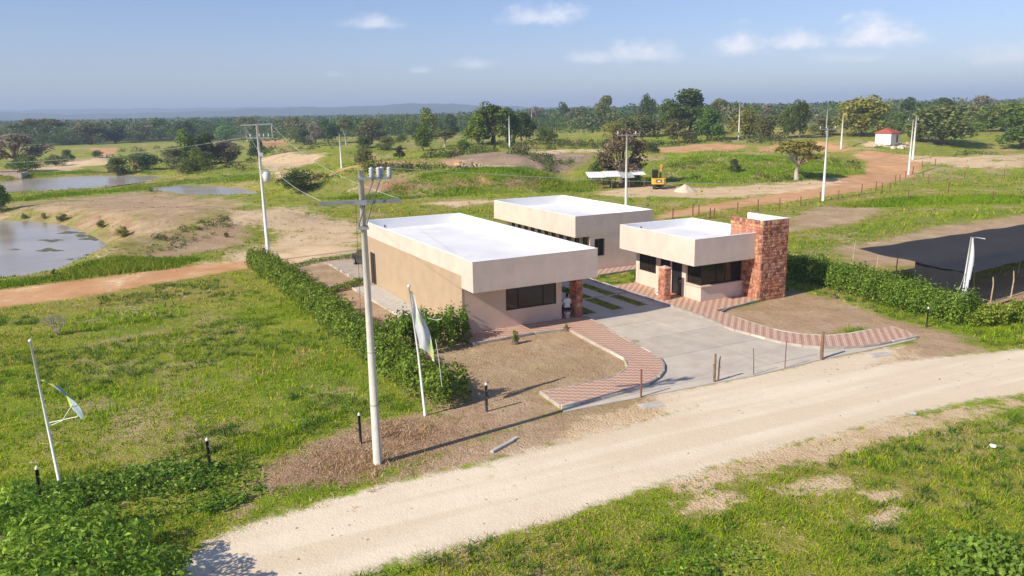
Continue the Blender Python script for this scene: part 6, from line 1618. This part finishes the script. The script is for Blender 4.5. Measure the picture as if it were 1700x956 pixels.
def woods():
    rs = np.random.RandomState(5); Vs = []; Fs = []; Cs = []; nv = 0
    def batch(n, r0, r1, a0, a1, hmin, hmax, kl, lsz, ok=None):
        nonlocal nv
        X, Y = scatter(n, r0, r1, a0, a1, rs)
        if ok is not None: q = ok(X, Y); X, Y = X[q], Y[q]
        n = len(X); Z = terr(X, Y, False); H_ = rs.uniform(hmin, hmax, n); W_ = H_ * rs.uniform(.55, 1.0, n); tn = rs.choice(5, n, p=(.44, .22, .04, .18, .12)); k = kl
        d = unit(rs.normal(size=(n, k, 3)) + [0, 0, .35]); C = np.stack([X, Y, Z + H_ * .55], 1)[:, None, :] + d * np.stack([W_, W_, H_ * .42], 1)[:, None, :] * rs.uniform(.7, 1.05, (n, k, 1))
        N = d + .6 * rs.normal(size=(n, k, 3)); S = (lsz * H_[:, None] * rs.uniform(.6, 1.4, (n, k))).ravel(); V, F = leaves(C.reshape(-1, 3), N.reshape(-1, 3), S, rs, .85)
        tl = ['dark', 'mid', 'bright', 'olive', 'grey']; lo = np.array([TONES[t][0] for t in tl])[tn]; hi = np.array([TONES[t][1] for t in tl])[tn]; t = rs.rand(n, k, 1); c = (lo[:, None] + (hi - lo)[:, None] * t).reshape(-1, 3); c = np.concatenate([c, np.ones((len(c), 1))], 1)
        Vs.append(V); Fs.append(F + nv); Cs.append(np.repeat(c, 4, 0)); nv += len(V)
    left = lambda X, Y: np.degrees(np.arctan2(X, Y)) < 3
    clump = lambda X, Y: wob(X, Y, 42, 3) + .6 * wob(X, Y, 17, 5) > -.05
    batch(1000, 400, 620, -42, -2, 6, 12, 110, .10, clump)
    batch(1150, 285, 600, -2, 44, 4, 10, 110, .10, clump)
    batch(2100, 540, 1100, -42, 44, 7, 14, 60, .14, lambda X, Y: wob(X, Y, 70, 8) + .6 * wob(X, Y, 30, 9) > -.25)
    batch(5200, 900, 2600, -42, 44, 8, 15, 24, .24)
    batch(5000, 2400, 4600, -42, 44, 9, 16, 11, .38)
    tag(link(bpy.data.objects.new('distant_forest', np_mesh('distant_forest', np.concatenate(Vs), np.concatenate(Fs), M_LEAF, np.concatenate(Cs)))), 'hazy distant forest stretching to the hills', 'forest', kind='stuff')


def scrub():
    rs = np.random.RandomState(15); Vs = []; Fs = []; Cs = []; nv = 0
    for px, n, hh in ((((440, 300), (620, 282), (800, 262), (990, 244), (1000, 256), (860, 286), (640, 300), (450, 318)), 170, 1.0), (((700, 262), (860, 236), (1080, 232), (1360, 232), (1380, 246), (1100, 250), (880, 250), (720, 270)), 200, 1.3),
                      (((60, 262), (260, 245), (420, 240), (560, 245), (560, 275), (420, 290), (260, 285), (60, 280)), 170, 1.2), (((240, 400), (300, 380), (400, 352), (410, 362), (330, 400), (250, 432)), 60, .35), (((1080, 300), (1150, 268), (1420, 268), (1440, 292), (1300, 304)), 60, .7), (((1540, 262), (1760, 246), (1760, 258), (1560, 272)), 60, 1.0)):
        pp = GP(px); lo, hi = pp.min(0), pp.max(0); X = rs.uniform(lo[0], hi[0], n * 6); Y = rs.uniform(lo[1], hi[1], n * 6); Z = zones(X, Y); k = (poly_sd(X, Y, pp) < 0) & (Z[1] < .3) & (Z[3] < .3) & (Z[0] < .2) & ~pondmask(X, Y) & (wob(X, Y, 9, 3) > -.2); X, Y = X[k][:n], Y[k][:n]; n = len(X); kl = 46
        H_ = hh * rs.uniform(.35, 1.5, n); d = unit(rs.normal(size=(n, kl, 3)) + [0, 0, .5]); d[..., 2] = np.abs(d[..., 2]); C = np.stack([X, Y, terr(X, Y)], 1)[:, None] + d * np.stack([H_ * 1.2, H_ * 1.2, H_], 1)[:, None] * rs.uniform(.5, 1.1, (n, kl, 1))
        V, F = leaves(C.reshape(-1, 3), (d + .6 * rs.normal(size=d.shape)).reshape(-1, 3), (.32 * H_[:, None] * rs.uniform(.6, 1.4, (n, kl))).ravel(), rs, .75)
        tl = ['dark', 'mid', 'olive', 'brown']; tn = rs.choice(4, n, p=(.3, .35, .25, .1)); lo_ = np.array([TONES[t][0] for t in tl])[tn]; hi_ = np.array([TONES[t][1] for t in tl])[tn]; c = 1.3 * (lo_[:, None] + (hi_ - lo_)[:, None] * rs.rand(n, kl, 1)).reshape(-1, 3); c = np.concatenate([c, np.ones((len(c), 1))], 1)
        Vs.append(V); Fs.append(F + nv); Cs.append(np.repeat(c, 4, 0)); nv += len(V)
    tag(link(bpy.data.objects.new('low_scrub', np_mesh('low_scrub', np.concatenate(Vs), np.concatenate(Fs), M_LEAF, np.concatenate(Cs)))), 'low scattered scrub over the banks and rough pasture in the middle distance', 'scrub', kind='stuff')


scrub()
woods()


# ------------------------------------------------------------------ air
def haze():
    m = bpy.data.materials.new('haze_air'); m.use_nodes = True; nt = m.node_tree; nt.nodes.clear(); out = nnode(nt, 'ShaderNodeOutputMaterial'); v = nnode(nt, 'ShaderNodeVolumePrincipled')
    v.inputs['Color'].default_value = (.60, .76, 1.0, 1); v.inputs['Density'].default_value = HAZE; v.inputs['Anisotropy'].default_value = 0.0
    nt.links.new(v.outputs[0], out.inputs['Volume'])
    o = MB().box(-9500, 9500, -9500, 9500, -12, 130).build('haze', m); tag(o, 'thin blue haze in the air over the whole plain', 'haze', kind='stuff')


HAZE = 2.9e-4
haze()


# ------------------------------------------------------------------ loose stones along the road
def road_stones():
    rs = np.random.RandomState(41); n = 60000; X, Y = scatter(n, 16, 75, -38, 38, rs); Z = zones(X, Y); site, _ = in_site(X, Y)
    e = np.maximum(np.exp(-((Z[0] - .5) / .28) ** 2) * (Z[0] > .02), .75 * (Z[3] > .35)); k = (rs.rand(n) < .09 * (Z[0] > .9) + .55 * e) & ~site & (poly_sd(X, Y, _FR) > .1); X, Y = X[k][:9000], Y[k][:9000]; n = len(X)
    S = .018 + .05 * rs.rand(n) ** 3; base = np.array([[1, 0, 0], [-.3, .95, 0], [-.6, -.8, 0], [.1, .1, .75]]); a = rs.uniform(0, 6.28, n); c, s_ = np.cos(a), np.sin(a)
    V = base[None] * S[:, None, None] * rs.uniform(.6, 1.3, (n, 4, 1)); V = np.stack([V[..., 0] * c[:, None] - V[..., 1] * s_[:, None], V[..., 0] * s_[:, None] + V[..., 1] * c[:, None], V[..., 2]], -1)
    V = V + np.stack([X, Y, terr(X, Y) - .004], 1)[:, None]; f = np.array([[0, 1, 3], [1, 2, 3], [2, 0, 3]]); F = (f[None] + 4 * np.arange(n)[:, None, None]).reshape(-1, 3)
    col = np.array([[.62, .50, .36], [.48, .36, .25], [.70, .60, .47], [.36, .28, .20]])[rs.randint(0, 4, n)]; col = np.repeat(np.concatenate([col, np.ones((n, 1))], 1), 4, 0)
    tag(link(bpy.data.objects.new('loose_stones', np_mesh('loose_stones', V.reshape(-1, 3), F, M_GRASS, col))), 'loose stones and clods along the edges of the dirt road', 'stones', kind='stuff')


road_stones()
